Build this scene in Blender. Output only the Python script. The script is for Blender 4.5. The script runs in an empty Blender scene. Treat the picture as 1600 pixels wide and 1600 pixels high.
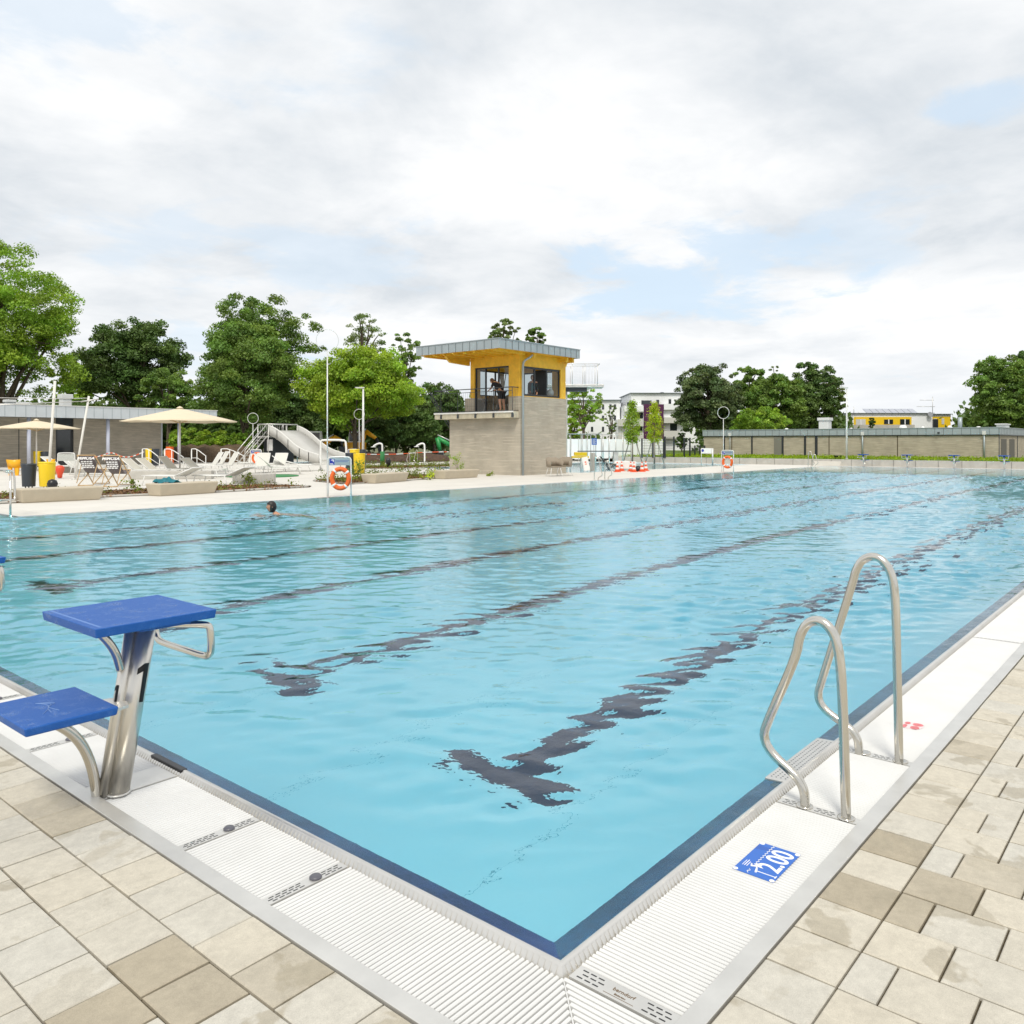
import bpy, math, random
import numpy as np
from mathutils import Vector, Matrix
R = math.radians
random.seed(7); rng = np.random.default_rng(7)
S = bpy.context.scene
COL = S.collection

# ------------------------------------------------------------------ camera
# world axes: X runs along the 50 m side of the pool, Y along its short side, origin = near corner of the water
FPX, HOR, YAW, EYE, CU, CV = 1281.5, 691.3, R(40.233), 1.488, -1.978, -1.506
CC, SS = math.cos(YAW), math.sin(YAW)
cam = bpy.data.cameras.new('camera'); camo = bpy.data.objects.new('camera', cam); COL.objects.link(camo)
cam.sensor_width = 36; cam.sensor_height = 36; cam.lens = 36*FPX/1600; cam.shift_y = -(800-HOR)/1600
cam.clip_start = .05; cam.clip_end = 2000
camo.location = (CU, CV, EYE); camo.rotation_euler = (R(90), 0, YAW-R(90))
S.camera = camo

# ------------------------------------------------------------------ sky, sun, exposure
SUN_EL, SUN_AZ = R(52), R(215)          # azimuth measured from +X counter-clockwise: behind the camera, to the left
W = bpy.data.worlds.new('World'); S.world = W; W.use_nodes = True
nt = W.node_tree; nt.nodes.clear()
def N(t, typ, **kw):
    n = t.nodes.new(typ)
    for k, v in kw.items(): setattr(n, k, v)
    return n
def lk(t, a, b): t.links.new(a, b)
def vmath(t, op, a, b=None, sc=None):
    n = N(t, 'ShaderNodeVectorMath', operation=op)
    for i, v in enumerate((a, b)):
        if v is None: continue
        if isinstance(v, (tuple, list, Vector)): n.inputs[i].default_value = v
        else: lk(t, v, n.inputs[i])
    if sc is not None: n.inputs['Scale'].default_value = sc
    return n
def fmath(t, op, a, b=None, c=None, clamp=False):
    n = N(t, 'ShaderNodeMath', operation=op, use_clamp=clamp)
    for i, v in enumerate((a, b, c)):
        if v is None: continue
        if isinstance(v, (int, float)): n.inputs[i].default_value = v
        else: lk(t, v, n.inputs[i])
    return n.outputs[0]
def noise(t, vec, scale, detail=4, rough=.55, dist=0):
    n = N(t, 'ShaderNodeTexNoise'); n.inputs['Scale'].default_value = scale; n.inputs['Detail'].default_value = detail
    n.inputs['Roughness'].default_value = rough; n.inputs['Distortion'].default_value = dist
    if vec is not None: lk(t, vec, n.inputs['Vector'])
    return n.outputs['Fac']
def remap(t, v, a, b, c=0., d=1., smooth=True):
    n = N(t, 'ShaderNodeMapRange', interpolation_type='SMOOTHSTEP' if smooth else 'LINEAR')
    lk(t, v, n.inputs['Value'])
    for k, x in zip(('From Min', 'From Max', 'To Min', 'To Max'), (a, b, c, d)): n.inputs[k].default_value = x
    return n.outputs['Result']
def mixc(t, f, a, b, mode='MIX'):
    n = N(t, 'ShaderNodeMix', data_type='RGBA', blend_type=mode)
    for i, v in ((0, f), (6, a), (7, b)):
        if isinstance(v, (int, float)): n.inputs[i].default_value = v
        elif isinstance(v, (tuple, list)): n.inputs[i].default_value = (*v[:3], 1)
        else: lk(t, v, n.inputs[i])
    return n.outputs[2]
def pxdir(px, py):
    x, z = (px-800)/FPX, -(py-HOR)/FPX
    return Vector((CC+SS*x, SS-CC*x, z)).normalized()
sky = N(nt, 'ShaderNodeTexSky', sky_type='NISHITA'); sky.sun_disc = False
sky.sun_elevation = SUN_EL; sky.sun_rotation = R(90)-SUN_AZ; sky.air_density = 1.0; sky.dust_density = 1.5
tc = N(nt, 'ShaderNodeTexCoord')
dirn = vmath(nt, 'NORMALIZE', tc.outputs['Generated']).outputs[0]
sp = N(nt, 'ShaderNodeSeparateXYZ'); lk(nt, dirn, sp.inputs[0])
zz = fmath(nt, 'ADD', fmath(nt, 'MAXIMUM', sp.outputs[2], 0.), .16)
cb = N(nt, 'ShaderNodeCombineXYZ'); lk(nt, fmath(nt, 'DIVIDE', sp.outputs[0], zz), cb.inputs[0]); lk(nt, fmath(nt, 'DIVIDE', sp.outputs[1], zz), cb.inputs[1])
cloudp = cb.outputs[0]
n1 = noise(nt, cloudp, 1.15, 7, .58, .25)
n2 = noise(nt, vmath(nt, 'ADD', cloudp, (5.3, 1.7, 0)).outputs[0], .62, 6, .55, .2)
n3 = noise(nt, vmath(nt, 'ADD', cloudp, (1.3, 8.7, 0)).outputs[0], 3.2, 6, .6, .3)
# openings in the cloud cover
gap = fmath(nt, 'MULTIPLY', remap(nt, n1, .38, .26), .8)
for (px, py, rad, st) in ((1010, 445, .13, .9), (1140, 425, .15, .8), (1500, 165, .05, .8), (500, 400, .13, .5), (230, 380, .1, .45), (80, 30, .12, .55), (1300, 380, .12, .5), (300, 650, .1, .4), (310, 540, .08, .5)):
    c0 = pxdir(px, py); sc_ = Vector((1, 1, 2.4))
    a = vmath(nt, 'MULTIPLY', dirn, tuple(sc_)).outputs[0]
    d = N(nt, 'ShaderNodeVectorMath', operation='DISTANCE'); lk(nt, a, d.inputs[0]); d.inputs[1].default_value = [c0[i]*sc_[i] for i in range(3)]
    dd = fmath(nt, 'ADD', d.outputs['Value'], fmath(nt, 'MULTIPLY', fmath(nt, 'SUBTRACT', n3, .5), rad*3.6))
    gap = fmath(nt, 'MAXIMUM', gap, remap(nt, dd, rad, rad*.3, 0, st))
shade = fmath(nt, 'ADD', fmath(nt, 'MULTIPLY', remap(nt, n2, .38, .60), .6), fmath(nt, 'MULTIPLY', remap(nt, n1, .36, .58), .4))
n4 = noise(nt, vmath(nt, 'ADD', cloudp, (9.3, 2.2, 0)).outputs[0], 2.3, 8, .62, .5)
shade = fmath(nt, 'ADD', shade, fmath(nt, 'MULTIPLY', fmath(nt, 'SUBTRACT', n4, .5), 1.1), clamp=True)
cloudc = mixc(nt, shade, (.655, .70, .745), (1.0, 1.0, 1.0))
lowfade = remap(nt, sp.outputs[2], .0, .16, .75, 0.)
cloudc = mixc(nt, lowfade, cloudc, (.86, .885, .91))
skyb = mixc(nt, 1., sky.outputs[0], (.12, .12, .12), 'MULTIPLY')
skyb = mixc(nt, .75, skyb, (.73, .87, 1.0))
skyc = mixc(nt, gap, cloudc, skyb)
bg = N(nt, 'ShaderNodeBackground'); lk(nt, skyc, bg.inputs[0]); bg.inputs[1].default_value = 1.0
wo = N(nt, 'ShaderNodeOutputWorld'); lk(nt, bg.outputs[0], wo.inputs[0])
sl = bpy.data.lights.new('sun', 'SUN'); sl.energy = 2.1; sl.angle = R(15); sl.color = (1, .95, .84)
so = bpy.data.objects.new('sun', sl); COL.objects.link(so)
sdir = Vector((math.cos(SUN_EL)*math.cos(SUN_AZ), math.cos(SUN_EL)*math.sin(SUN_AZ), math.sin(SUN_EL)))
so.rotation_euler = sdir.to_track_quat('Z', 'Y').to_euler()
S.view_settings.view_transform = 'Standard'; S.view_settings.look = 'None'
S.view_settings.exposure = 0.12; S.view_settings.gamma = 1
S.cycles.use_denoising = True
S.cycles.max_bounces = 10; S.cycles.transmission_bounces = 8; S.cycles.transparent_max_bounces = 12
S.cycles.caustics_refractive = True; S.cycles.caustics_reflective = True
S.cycles.sample_clamp_indirect = 45

# ------------------------------------------------------------------ image <-> place helpers
def G(px, py, z=0.):                                # point at height z seen at that pixel
    D = (EYE-z)*FPX/(py-HOR); X = (px-800)/FPX*D
    return (CU+CC*D+SS*X, CV+SS*D-CC*X, D)
def P(px, D):                                       # point at depth D
    X = (px-800)/FPX*D; return (CU+CC*D+SS*X, CV+SS*D-CC*X)
def Z(py, D): return EYE-(py-HOR)/FPX*D
FACE = YAW-R(90)                                    # z rotation whose local x is the camera's right, local y away from it

# ------------------------------------------------------------------ mesh builder
class MB:
    def __init__(s): s.v = []; s.f = []; s.m = Matrix.Identity(4); s.sm = []
    def add(s, vs, fs, smooth=False):
        b = len(s.v); s.v += [tuple(s.m @ Vector(p)) for p in vs]; s.f += [tuple(b+i for i in f) for f in fs]; s.sm += [smooth]*len(fs); return s
    def box(s, x0, x1, y0, y1, z0, z1):
        return s.add([(x0,y0,z0),(x1,y0,z0),(x1,y1,z0),(x0,y1,z0),(x0,y0,z1),(x1,y0,z1),(x1,y1,z1),(x0,y1,z1)],
                     [(3,2,1,0),(4,5,6,7),(0,1,5,4),(1,2,6,5),(2,3,7,6),(3,0,4,7)])
    def frus(s, z0, z1, b, t):                      # b,t = (x0,x1,y0,y1) at bottom and top
        return s.add([(b[0],b[2],z0),(b[1],b[2],z0),(b[1],b[3],z0),(b[0],b[3],z0),(t[0],t[2],z1),(t[1],t[2],z1),(t[1],t[3],z1),(t[0],t[3],z1)],
                     [(3,2,1,0),(4,5,6,7),(0,1,5,4),(1,2,6,5),(2,3,7,6),(3,0,4,7)])
    def prism(s, poly, z0, z1, ax='z'):
        n = len(poly)
        def q(a, b, c):
            return (a,b,c) if ax == 'z' else ((a,c,b) if ax == 'y' else (c,a,b))
        vs = [q(a,b,z0) for a,b in poly]+[q(a,b,z1) for a,b in poly]
        fs = [tuple(range(n-1,-1,-1)), tuple(range(n,2*n))]+[(i,(i+1)%n,n+(i+1)%n,n+i) for i in range(n)]
        ar = sum(poly[i][0]*poly[(i+1)%n][1]-poly[(i+1)%n][0]*poly[i][1] for i in range(n))
        flip = (ar < 0) != (ax == 'y')
        if flip: fs = [tuple(reversed(f)) for f in fs]
        return s.add(vs, fs)
    def tube(s, pts, r, n=8, cap=True, closed=False):
        pts = [Vector(p) for p in pts]; k = len(pts); rr = r if isinstance(r, (list, tuple)) else [r]*k
        rings = []; prev = None
        for i, p in enumerate(pts):
            if closed: t = (pts[(i+1)%k]-pts[i-1])
            else: t = (pts[min(i+1,k-1)]-pts[max(i-1,0)])
            t.normalize()
            if prev is None:
                a = Vector((0,0,1)) if abs(t.z) < .9 else Vector((1,0,0)); nx = t.cross(a).normalized()
            else: nx = (prev-t*prev.dot(t)).normalized()
            prev = nx; ny = t.cross(nx)
            rings.append([p+(nx*math.cos(2*math.pi*j/n)+ny*math.sin(2*math.pi*j/n))*rr[i] for j in range(n)])
        vs = [tuple(q) for ring in rings for q in ring]; fs = []
        for i in range(k if closed else k-1):
            a, b = i*n, ((i+1)%k)*n
            for j in range(n): fs.append((a+j, a+(j+1)%n, b+(j+1)%n, b+j))
        s.add(vs, fs, True)
        if cap and not closed:
            b0 = len(s.v)-len(vs); s.f.append(tuple(b0+j for j in range(n-1,-1,-1))); s.f.append(tuple(b0+(k-1)*n+j for j in range(n))); s.sm += [False]*2
        return s
    def lathe(s, prof, n=16, cx=0, cy=0):           # prof [(r,z)]
        vs = []; fs = []
        for (r, z) in prof: vs += [(cx+r*math.cos(2*math.pi*j/n), cy+r*math.sin(2*math.pi*j/n), z) for j in range(n)]
        for i in range(len(prof)-1):
            for j in range(n): fs.append((i*n+j, i*n+(j+1)%n, (i+1)*n+(j+1)%n, (i+1)*n+j))
        s.add(vs, fs, True)
        b0 = len(s.v)-len(vs); s.f.append(tuple(b0+j for j in range(n-1,-1,-1))); s.f.append(tuple(b0+(len(prof)-1)*n+j for j in range(n))); s.sm += [False]*2
        return s
    def at(s, x=0, y=0, z=0, rz=0, rx=0, ry=0):
        s.m = Matrix.Translation((x,y,z)) @ Matrix.Rotation(rz,4,'Z') @ Matrix.Rotation(ry,4,'Y') @ Matrix.Rotation(rx,4,'X'); return s
    def build(s, name, mat, parent=None, bevel=0, loc=None, seg=2):
        me = bpy.data.meshes.new(name); me.from_pydata(s.v, [], s.f); me.materials.append(mat)
        me.polygons.foreach_set('use_smooth', s.sm); me.update()
        o = bpy.data.objects.new(name, me); COL.objects.link(o); o.parent = parent
        if loc: o.location = loc
        if bevel:
            b = o.modifiers.new('bevel', 'BEVEL'); b.width = bevel; b.segments = seg; b.limit_method = 'ANGLE'; b.angle_limit = R(35)
        return o
def smooth_path(pts, it=2):
    pts = [Vector(p) for p in pts]
    for _ in range(it):
        q = [pts[0]]
        for a, b in zip(pts[:-1], pts[1:]): q += [a.lerp(b, .25), a.lerp(b, .75)]
        q.append(pts[-1]); pts = q
    return pts
def tag(o, label, cat, group=None, kind=None):
    if label: o['label'] = label
    if cat: o['category'] = cat
    if group: o['group'] = group
    if kind: o['kind'] = kind
    return o
def thing(name, label, cat, loc=(0,0,0), rz=0, group=None):
    o = bpy.data.objects.new(name, None); COL.objects.link(o); o.location = loc; o.rotation_euler = (0,0,rz); o.empty_display_size = .2
    return tag(o, label, cat, group)
def dup(o, loc, rz, label, parent=None):
    c = o.copy(); COL.objects.link(c); c.parent = parent
    if parent is None:
        c.location = loc; c.rotation_euler = (0,0,rz); c['label'] = label
    for ch in [x for x in COL.objects if x.parent == o]: dup(ch, None, None, None, c)
    return c
def struct(o): o['kind'] = 'structure'; return o
def text(body, size, mat, name, parent, mtx, ext=.001, align='CENTER', bold=0):
    cu = bpy.data.curves.new(name, 'FONT'); cu.body = body; cu.size = size; cu.extrude = ext; cu.align_x = align; cu.align_y = 'CENTER'; cu.offset = bold; cu.resolution_u = 6
    to = bpy.data.objects.new('tmp', cu); COL.objects.link(to); bpy.context.view_layer.update()
    me = bpy.data.meshes.new_from_object(to.evaluated_get(bpy.context.evaluated_depsgraph_get()))
    bpy.data.objects.remove(to); me.transform(mtx); me.materials.clear(); me.materials.append(mat); me.name = name
    o = bpy.data.objects.new(name, me); COL.objects.link(o); o.parent = parent; return o

# ------------------------------------------------------------------ materials
def M(name, col, rough=.55, metal=0., var=None, bump=None, spec=.5, extra=None):
    m = bpy.data.materials.new(name); m.use_nodes = True; t = m.node_tree; b = t.nodes['Principled BSDF']
    b.inputs['Roughness'].default_value = rough; b.inputs['Metallic'].default_value = metal; b.inputs['Specular IOR Level'].default_value = spec
    b.inputs['Base Color'].default_value = (*col, 1)
    tcn = N(t, 'ShaderNodeTexCoord'); vec = tcn.outputs['Object']
    if var:
        sc, amt = var[0], var[1]; n = noise(t, vec, sc, 6, .6)
        f = remap(t, n, .3, .7, 1-amt, 1+amt, False)
        cbx = N(t, 'ShaderNodeCombineColor')
        for i in range(3): lk(t, f, cbx.inputs[i])
        lk(t, mixc(t, 1., col, cbx.outputs[0], 'MULTIPLY'), b.inputs['Base Color'])
    if bump:
        n = noise(t, vec, bump[0], 4, .6); bn = N(t, 'ShaderNodeBump'); bn.inputs['Strength'].default_value = bump[1]; bn.inputs['Distance'].default_value = bump[2] if len(bump) > 2 else .01
        lk(t, n, bn.inputs['Height']); lk(t, bn.outputs[0], b.inputs['Normal'])
    if extra: extra(t, b, vec)
    return m
def brick_mat(name, c1, c2, mort, bw=.5, bh=.07, dirt=.12):
    m = bpy.data.materials.new(name); m.use_nodes = True; t = m.node_tree; b = t.nodes['Principled BSDF']; b.inputs['Roughness'].default_value = .85
    g = N(t, 'ShaderNodeNewGeometry'); s_ = N(t, 'ShaderNodeSeparateXYZ'); lk(t, g.outputs['Position'], s_.inputs[0])
    c_ = N(t, 'ShaderNodeCombineXYZ'); lk(t, fmath(t, 'ADD', s_.outputs[0], s_.outputs[1]), c_.inputs[0]); lk(t, s_.outputs[2], c_.inputs[1])
    k = N(t, 'ShaderNodeTexBrick'); lk(t, c_.outputs[0], k.inputs['Vector']); k.inputs['Scale'].default_value = 1
    k.inputs['Brick Width'].default_value = bw; k.inputs['Row Height'].default_value = bh; k.inputs['Mortar Size'].default_value = .008; k.inputs['Bias'].default_value = -.2
    k.inputs['Color1'].default_value = (*c1, 1); k.inputs['Color2'].default_value = (*c2, 1); k.inputs['Mortar'].default_value = (*mort, 1)
    n = noise(t, g.outputs['Position'], 1.3, 5); f = remap(t, n, .3, .7, 1-dirt, 1+dirt, False)
    # a few paler bricks in streaks
    mp = vmath(t, 'MULTIPLY', c_.outputs[0], (1.0, 14.3, 1)).outputs[0]
    st = remap(t, noise(t, mp, 1., 2, .4), .56, .64, 0, .45)
    cc_ = N(t, 'ShaderNodeCombineColor')
    for i in range(3): lk(t, f, cc_.inputs[i])
    base = mixc(t, 1., k.outputs['Color'], cc_.outputs[0], 'MULTIPLY')
    lk(t, mixc(t, st, base, tuple(min(1, x*1.35) for x in c1)), b.inputs['Base Color'])
    bn = N(t, 'ShaderNodeBump'); bn.inputs['Strength'].default_value = .5; bn.inputs['Distance'].default_value = .01; bn.invert = True
    lk(t, k.outputs['Fac'], bn.inputs['Height']); lk(t, bn.outputs[0], b.inputs['Normal']); return m
def brushed(t, b, vec):
    n = noise(t, vmath(t, 'MULTIPLY', vec, (40, 40, 2)).outputs[0], 3, 4, .6)
    lk(t, remap(t, n, .3, .7, .30, .36, False), b.inputs['Roughness'])
steel = M('brushed_steel', (.64, .615, .56), .17, 1.)
steel_post = M('satin_steel', (.72, .69, .63), .33, .95)
steel_rim = M('rim_steel', (.72, .70, .66), .33, .9, var=(6, .06))
steel_flat = M('flat_steel', (.66, .65, .62), .38, .6, var=(4, .10))
steel_shelf = M('submerged_steel', (.38, .50, .58), .12, .85, var=(.9, .5))  # blue tint and broad blotches imitate sky and cloud reflections in the colour
grate_white = M('white_grate_plastic', (.69, .69, .68), .5, var=(3.5, .05))
dark_gap = M('gutter_shadow_gap', (.02, .02, .018), .9)
def wet_grit(t, b, vec):
    d = remap(t, noise(t, vec, 14., 6, .7, .6), .52, .64, 0, 1); sp = remap(t, noise(t, vec, 260., 2, .6), .60, .70, 0, .5)
    c = mixc(t, 1., (.007, .092, .375), (1, 1, 1), 'MULTIPLY'); c = mixc(t, fmath(t, 'MULTIPLY', d, .35), c, (.05, .17, .50)); c = mixc(t, fmath(t, 'MULTIPLY', sp, .45), c, (.25, .38, .66))
    lk(t, c, b.inputs['Base Color']); lk(t, remap(t, d, 0, 1, .48, .2, False), b.inputs['Roughness'])
blue_board = M('blue_plastic_grain', (.004, .10, .42), .42, bump=(500, .6, .002), spec=.4, extra=wet_grit)
black_rub = M('black_rubber', (.012, .012, .014), .35)
black_ink = M('black_lettering', (.006, .006, .007), .5)
white_ink = M('white_lettering', (.85, .85, .85), .5)
blue_sign = M('blue_sign_foil', (.02, .13, .52), .35)
dk_blue = M('deep_blue_foil', (.01, .03, .33), .4)
red_ink = M('red_print', (.62, .16, .17), .5, var=(60, .3))
concrete_w = M('pale_concrete', (.66, .63, .575), .8, var=(.9, .06), bump=(60, .15, .004))
concrete_g = M('grey_concrete', (.47, .45, .41), .85, var=(2.5, .12), bump=(40, .2, .006))
bench_con = M('beige_cast_concrete', (.50, .435, .33), .75, var=(5, .05), bump=(90, .12, .003))
white_paint = M('white_paint', (.80, .80, .78), .45)
offwhite = M('off_white_fabric', (.74, .72, .67), .8, var=(8, .04))
sling = M('white_sling_fabric', (.64, .63, .58), .8, var=(30, .04))
sling_grey = M('grey_sling_fabric', (.36, .345, .30), .85, var=(30, .05))
alu = M('painted_tube', (.70, .70, .68), .4, .2)
zinc = M('zinc_sheet', (.37, .42, .44), .45, .35, var=(1.5, .07))
zinc_dk = M('zinc_seam', (.16, .19, .20), .5, .3)
zinc_pale = M('pale_fascia_panel', (.52, .56, .59), .5, .15, var=(1.5, .05))
anthr = M('anthracite_metal', (.035, .04, .045), .4, .3)
anthr_rail = M('dark_grey_railing', (.07, .08, .09), .45, .3)
yellow_wood = M('yellow_glazed_wood', (.80, .46, .03), .55, var=(3.5, .14), bump=(25, .15, .004))
yellow_pl = M('yellow_plastic', (.80, .56, .012), .4, var=(4, .04))
yellow_or = M('orange_yellow_plastic', (.85, .42, .01), .4)
dark_bin = M('dark_bin_plastic', (.03, .038, .05), .45, var=(4, .1))
red_pl = M('red_plastic', (.75, .08, .03), .35)
orange_pl = M('orange_plastic', (.80, .13, .015), .45, var=(8, .06))
cone_or = M('cone_red', (.78, .10, .02), .5)
brick_t = brick_mat('tower_brick', (.435, .39, .315), (.395, .352, .283), (.40, .36, .295))
brick_r = brick_mat('shower_block_brick', (.44, .385, .295), (.37, .32, .245), (.40, .355, .28))
brick_l = brick_mat('kiosk_brick', (.48, .43, .35), (.39, .35, .285), (.43, .39, .325))
canvas = M('cream_canvas', (.70, .60, .44), .85, var=(4, .03))
lilac_post = M('pale_lilac_post', (.52, .55, .66), .45)
wood = M('pale_wood', (.56, .38, .19), .6, var=(20, .1))
canvas_dk = M('dark_grey_canvas', (.15, .13, .135), .85)
towel = M('teal_towel', (.02, .16, .20), .9, var=(12, .22))
soil = M('brown_mulch', (.16, .095, .05), .95, var=(9, .5), bump=(30, 1., .05))
grass_mat = M('lawn_grass', (.105, .17, .012), .9, var=(1.4, .25), bump=(30, .8, .04))
earth_mat = M('far_ground', (.11, .12, .05), .95, var=(.15, .4))
bark = M('bark', (.11, .085, .06), .9, var=(5, .3), bump=(12, .6, .03))
white_wall = M('white_render', (.86, .87, .88), .8, var=(.6, .04))
grey_wall = M('grey_render', (.60, .59, .55), .8)
purple = M('purple_panel', (.085, .012, .065), .6)
house_y = M('yellow_render', (.86, .56, .01), .7)
dk_glass = M('dark_window_glass', (.02, .025, .03), .08, 0, spec=.8)
pale_glass = M('pale_blind', (.6, .6, .58), .5)
solar = M('solar_panel', (.42, .44, .50), .2, .3)
skin_m = M('skin', (.52, .27, .17), .5, spec=.4)
hair_dk = M('dark_hair', (.012, .009, .008), .45)
hair_br = M('brown_hair', (.13, .06, .025), .6)
cloth_blk = M('black_cloth', (.014, .014, .018), .85)
cloth_teal = M('teal_cloth', (.01, .16, .21), .8)
green_mat = M('green_mat', (.04, .22, .07), .8, var=(10, .1))
gl = bpy.data.materials.new('clear_glass'); gl.use_nodes = True; t = gl.node_tree; t.nodes.clear()
o_ = N(t, 'ShaderNodeOutputMaterial'); mx = N(t, 'ShaderNodeMixShader'); tr = N(t, 'ShaderNodeBsdfTransparent'); go = N(t, 'ShaderNodeBsdfGlossy'); fr = N(t, 'ShaderNodeLayerWeight')
tr.inputs[0].default_value = (.70, .75, .76, 1); go.inputs['Roughness'].default_value = .02; fr.inputs[0].default_value = .5
lk(t, fmath(t, 'ADD', fmath(t, 'MULTIPLY', fmath(t, 'POWER', fr.outputs['Facing'], 4.), .6), .06), mx.inputs[0]); lk(t, tr.outputs[0], mx.inputs[1]); lk(t, go.outputs[0], mx.inputs[2]); lk(t, mx.outputs[0], o_.inputs[0])

# pool shell: pale blue lining under water
lining = M('pool_lining', (.985, .99, .995), .34, .75, var=(.8, .03))
lane_blk = M('lane_marking_black', (.006, .014, .055), .6)

def water_mat():
    m = bpy.data.materials.new('pool_water'); m.use_nodes = True; t = m.node_tree; t.nodes.clear()
    out = N(t, 'ShaderNodeOutputMaterial'); g = N(t, 'ShaderNodeBsdfGlass'); g.inputs['IOR'].default_value = 1.333; g.inputs['Roughness'].default_value = 0.
    geo = N(t, 'ShaderNodeNewGeometry'); pos = vmath(t, 'ADD', geo.outputs['Position'], (0, 0, .37)).outputs[0]
    bn = N(t, 'ShaderNodeBump'); bn.inputs['Strength'].default_value = 1; bn.inputs['Distance'].default_value = 1.0
    lk(t, fmath(t, 'MULTIPLY', noise(t, vmath(t, 'MULTIPLY', pos, (1, 1, 1)).outputs[0], 15., 2, .5), .0024), bn.inputs['Height']); lk(t, bn.outputs[0], g.inputs['Normal'])
    va = N(t, 'ShaderNodeVolumeAbsorption'); va.inputs['Color'].default_value = (.0, .835, .97, 1); va.inputs['Density'].default_value = .235
    lk(t, g.outputs[0], out.inputs['Surface']); lk(t, va.outputs[0], out.inputs['Volume']); return m
water = water_mat()

def foliage(name, c, trans=.35):
    m = bpy.data.materials.new(name); m.use_nodes = True; t = m.node_tree; t.nodes.clear()
    out = N(t, 'ShaderNodeOutputMaterial'); at = N(t, 'ShaderNodeAttribute', attribute_name='tone')
    d = N(t, 'ShaderNodeBsdfDiffuse'); tl = N(t, 'ShaderNodeBsdfTranslucent'); mxx = N(t, 'ShaderNodeMixShader'); mxx.inputs[0].default_value = trans
    col = mixc(t, 1., c, at.outputs['Color'], 'MULTIPLY'); lk(t, col, d.inputs[0])
    lk(t, mixc(t, 1., col, (1.25, 1.2, .55), 'MULTIPLY'), tl.inputs[0]); lk(t, d.outputs[0], mxx.inputs[1]); lk(t, tl.outputs[0], mxx.inputs[2])
    gs = N(t, 'ShaderNodeBsdfGlossy'); gs.inputs['Roughness'].default_value = .5; gs.inputs[0].default_value = (.6, .6, .6, 1)
    m2 = N(t, 'ShaderNodeMixShader'); m2.inputs[0].default_value = .04; lk(t, mxx.outputs[0], m2.inputs[1]); lk(t, gs.outputs[0], m2.inputs[2])
    lk(t, m2.outputs[0], out.inputs[0]); return m
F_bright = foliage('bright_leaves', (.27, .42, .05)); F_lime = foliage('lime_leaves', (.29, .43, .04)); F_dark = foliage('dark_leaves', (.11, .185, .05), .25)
F_mid = foliage('mid_leaves', (.17, .275, .06)); F_bronze = foliage('bronze_leaves', (.125, .175, .075), .25); F_grey = foliage('grey_green_leaves', (.23, .31, .12))
F_yel = foliage('yellow_green_leaves', (.42, .52, .03)); F_mulch = foliage('bark_chips', (.19, .105, .05), .05); F_weed = foliage('weed_leaves', (.20, .27, .04))

def leaves(name, mat, parent, cen, nl, spread, size, up=.5, tone=(.75, 1.25), flat=1.):
    """clumps of leaf-sized quads; cen (k,3) clump centres"""
    k = len(cen); tot = nl*k
    c = np.repeat(np.asarray(cen, float), nl, 0); g = rng.normal(size=(tot, 3))*spread; g[:, 2] *= .75*flat; p = c+g
    n = rng.normal(size=(tot, 3)); n[:, 2] += up; n /= np.linalg.norm(n, axis=1)[:, None]
    a = np.cross(n, rng.normal(size=(tot, 3))); a /= np.linalg.norm(a, axis=1)[:, None]+1e-9; b = np.cross(n, a)
    s1 = size*rng.uniform(.6, 1.3, (tot, 1)); s2 = s1*rng.uniform(.45, .85, (tot, 1))
    v = np.stack([p-a*s1, p-b*s2*.9, p+a*s1, p+b*s2*.9], 1).reshape(-1, 3)
    me = bpy.data.meshes.new(name); me.vertices.add(4*tot); me.vertices.foreach_set('co', v.ravel().astype(np.float32))
    me.loops.add(4*tot); me.loops.foreach_set('vertex_index', np.arange(4*tot, dtype=np.int32))
    me.polygons.add(tot); me.polygons.foreach_set('loop_start', np.arange(0, 4*tot, 4, dtype=np.int32)); me.update(calc_edges=True)
    tn = np.repeat(rng.uniform(*tone, k), nl)*rng.uniform(.8, 1.2, tot); hue = np.repeat(rng.uniform(.9, 1.15, k), nl)
    colr = np.ones((tot, 4), np.float32); colr[:, 0] = tn*hue; colr[:, 1] = tn; colr[:, 2] = tn*.9
    ca = me.color_attributes.new('tone', 'FLOAT_COLOR', 'POINT'); ca.data.foreach_set('color', np.repeat(colr, 4, 0).ravel())
    me.materials.append(mat); o = bpy.data.objects.new(name, me); COL.objects.link(o); o.parent = parent; return o

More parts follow.
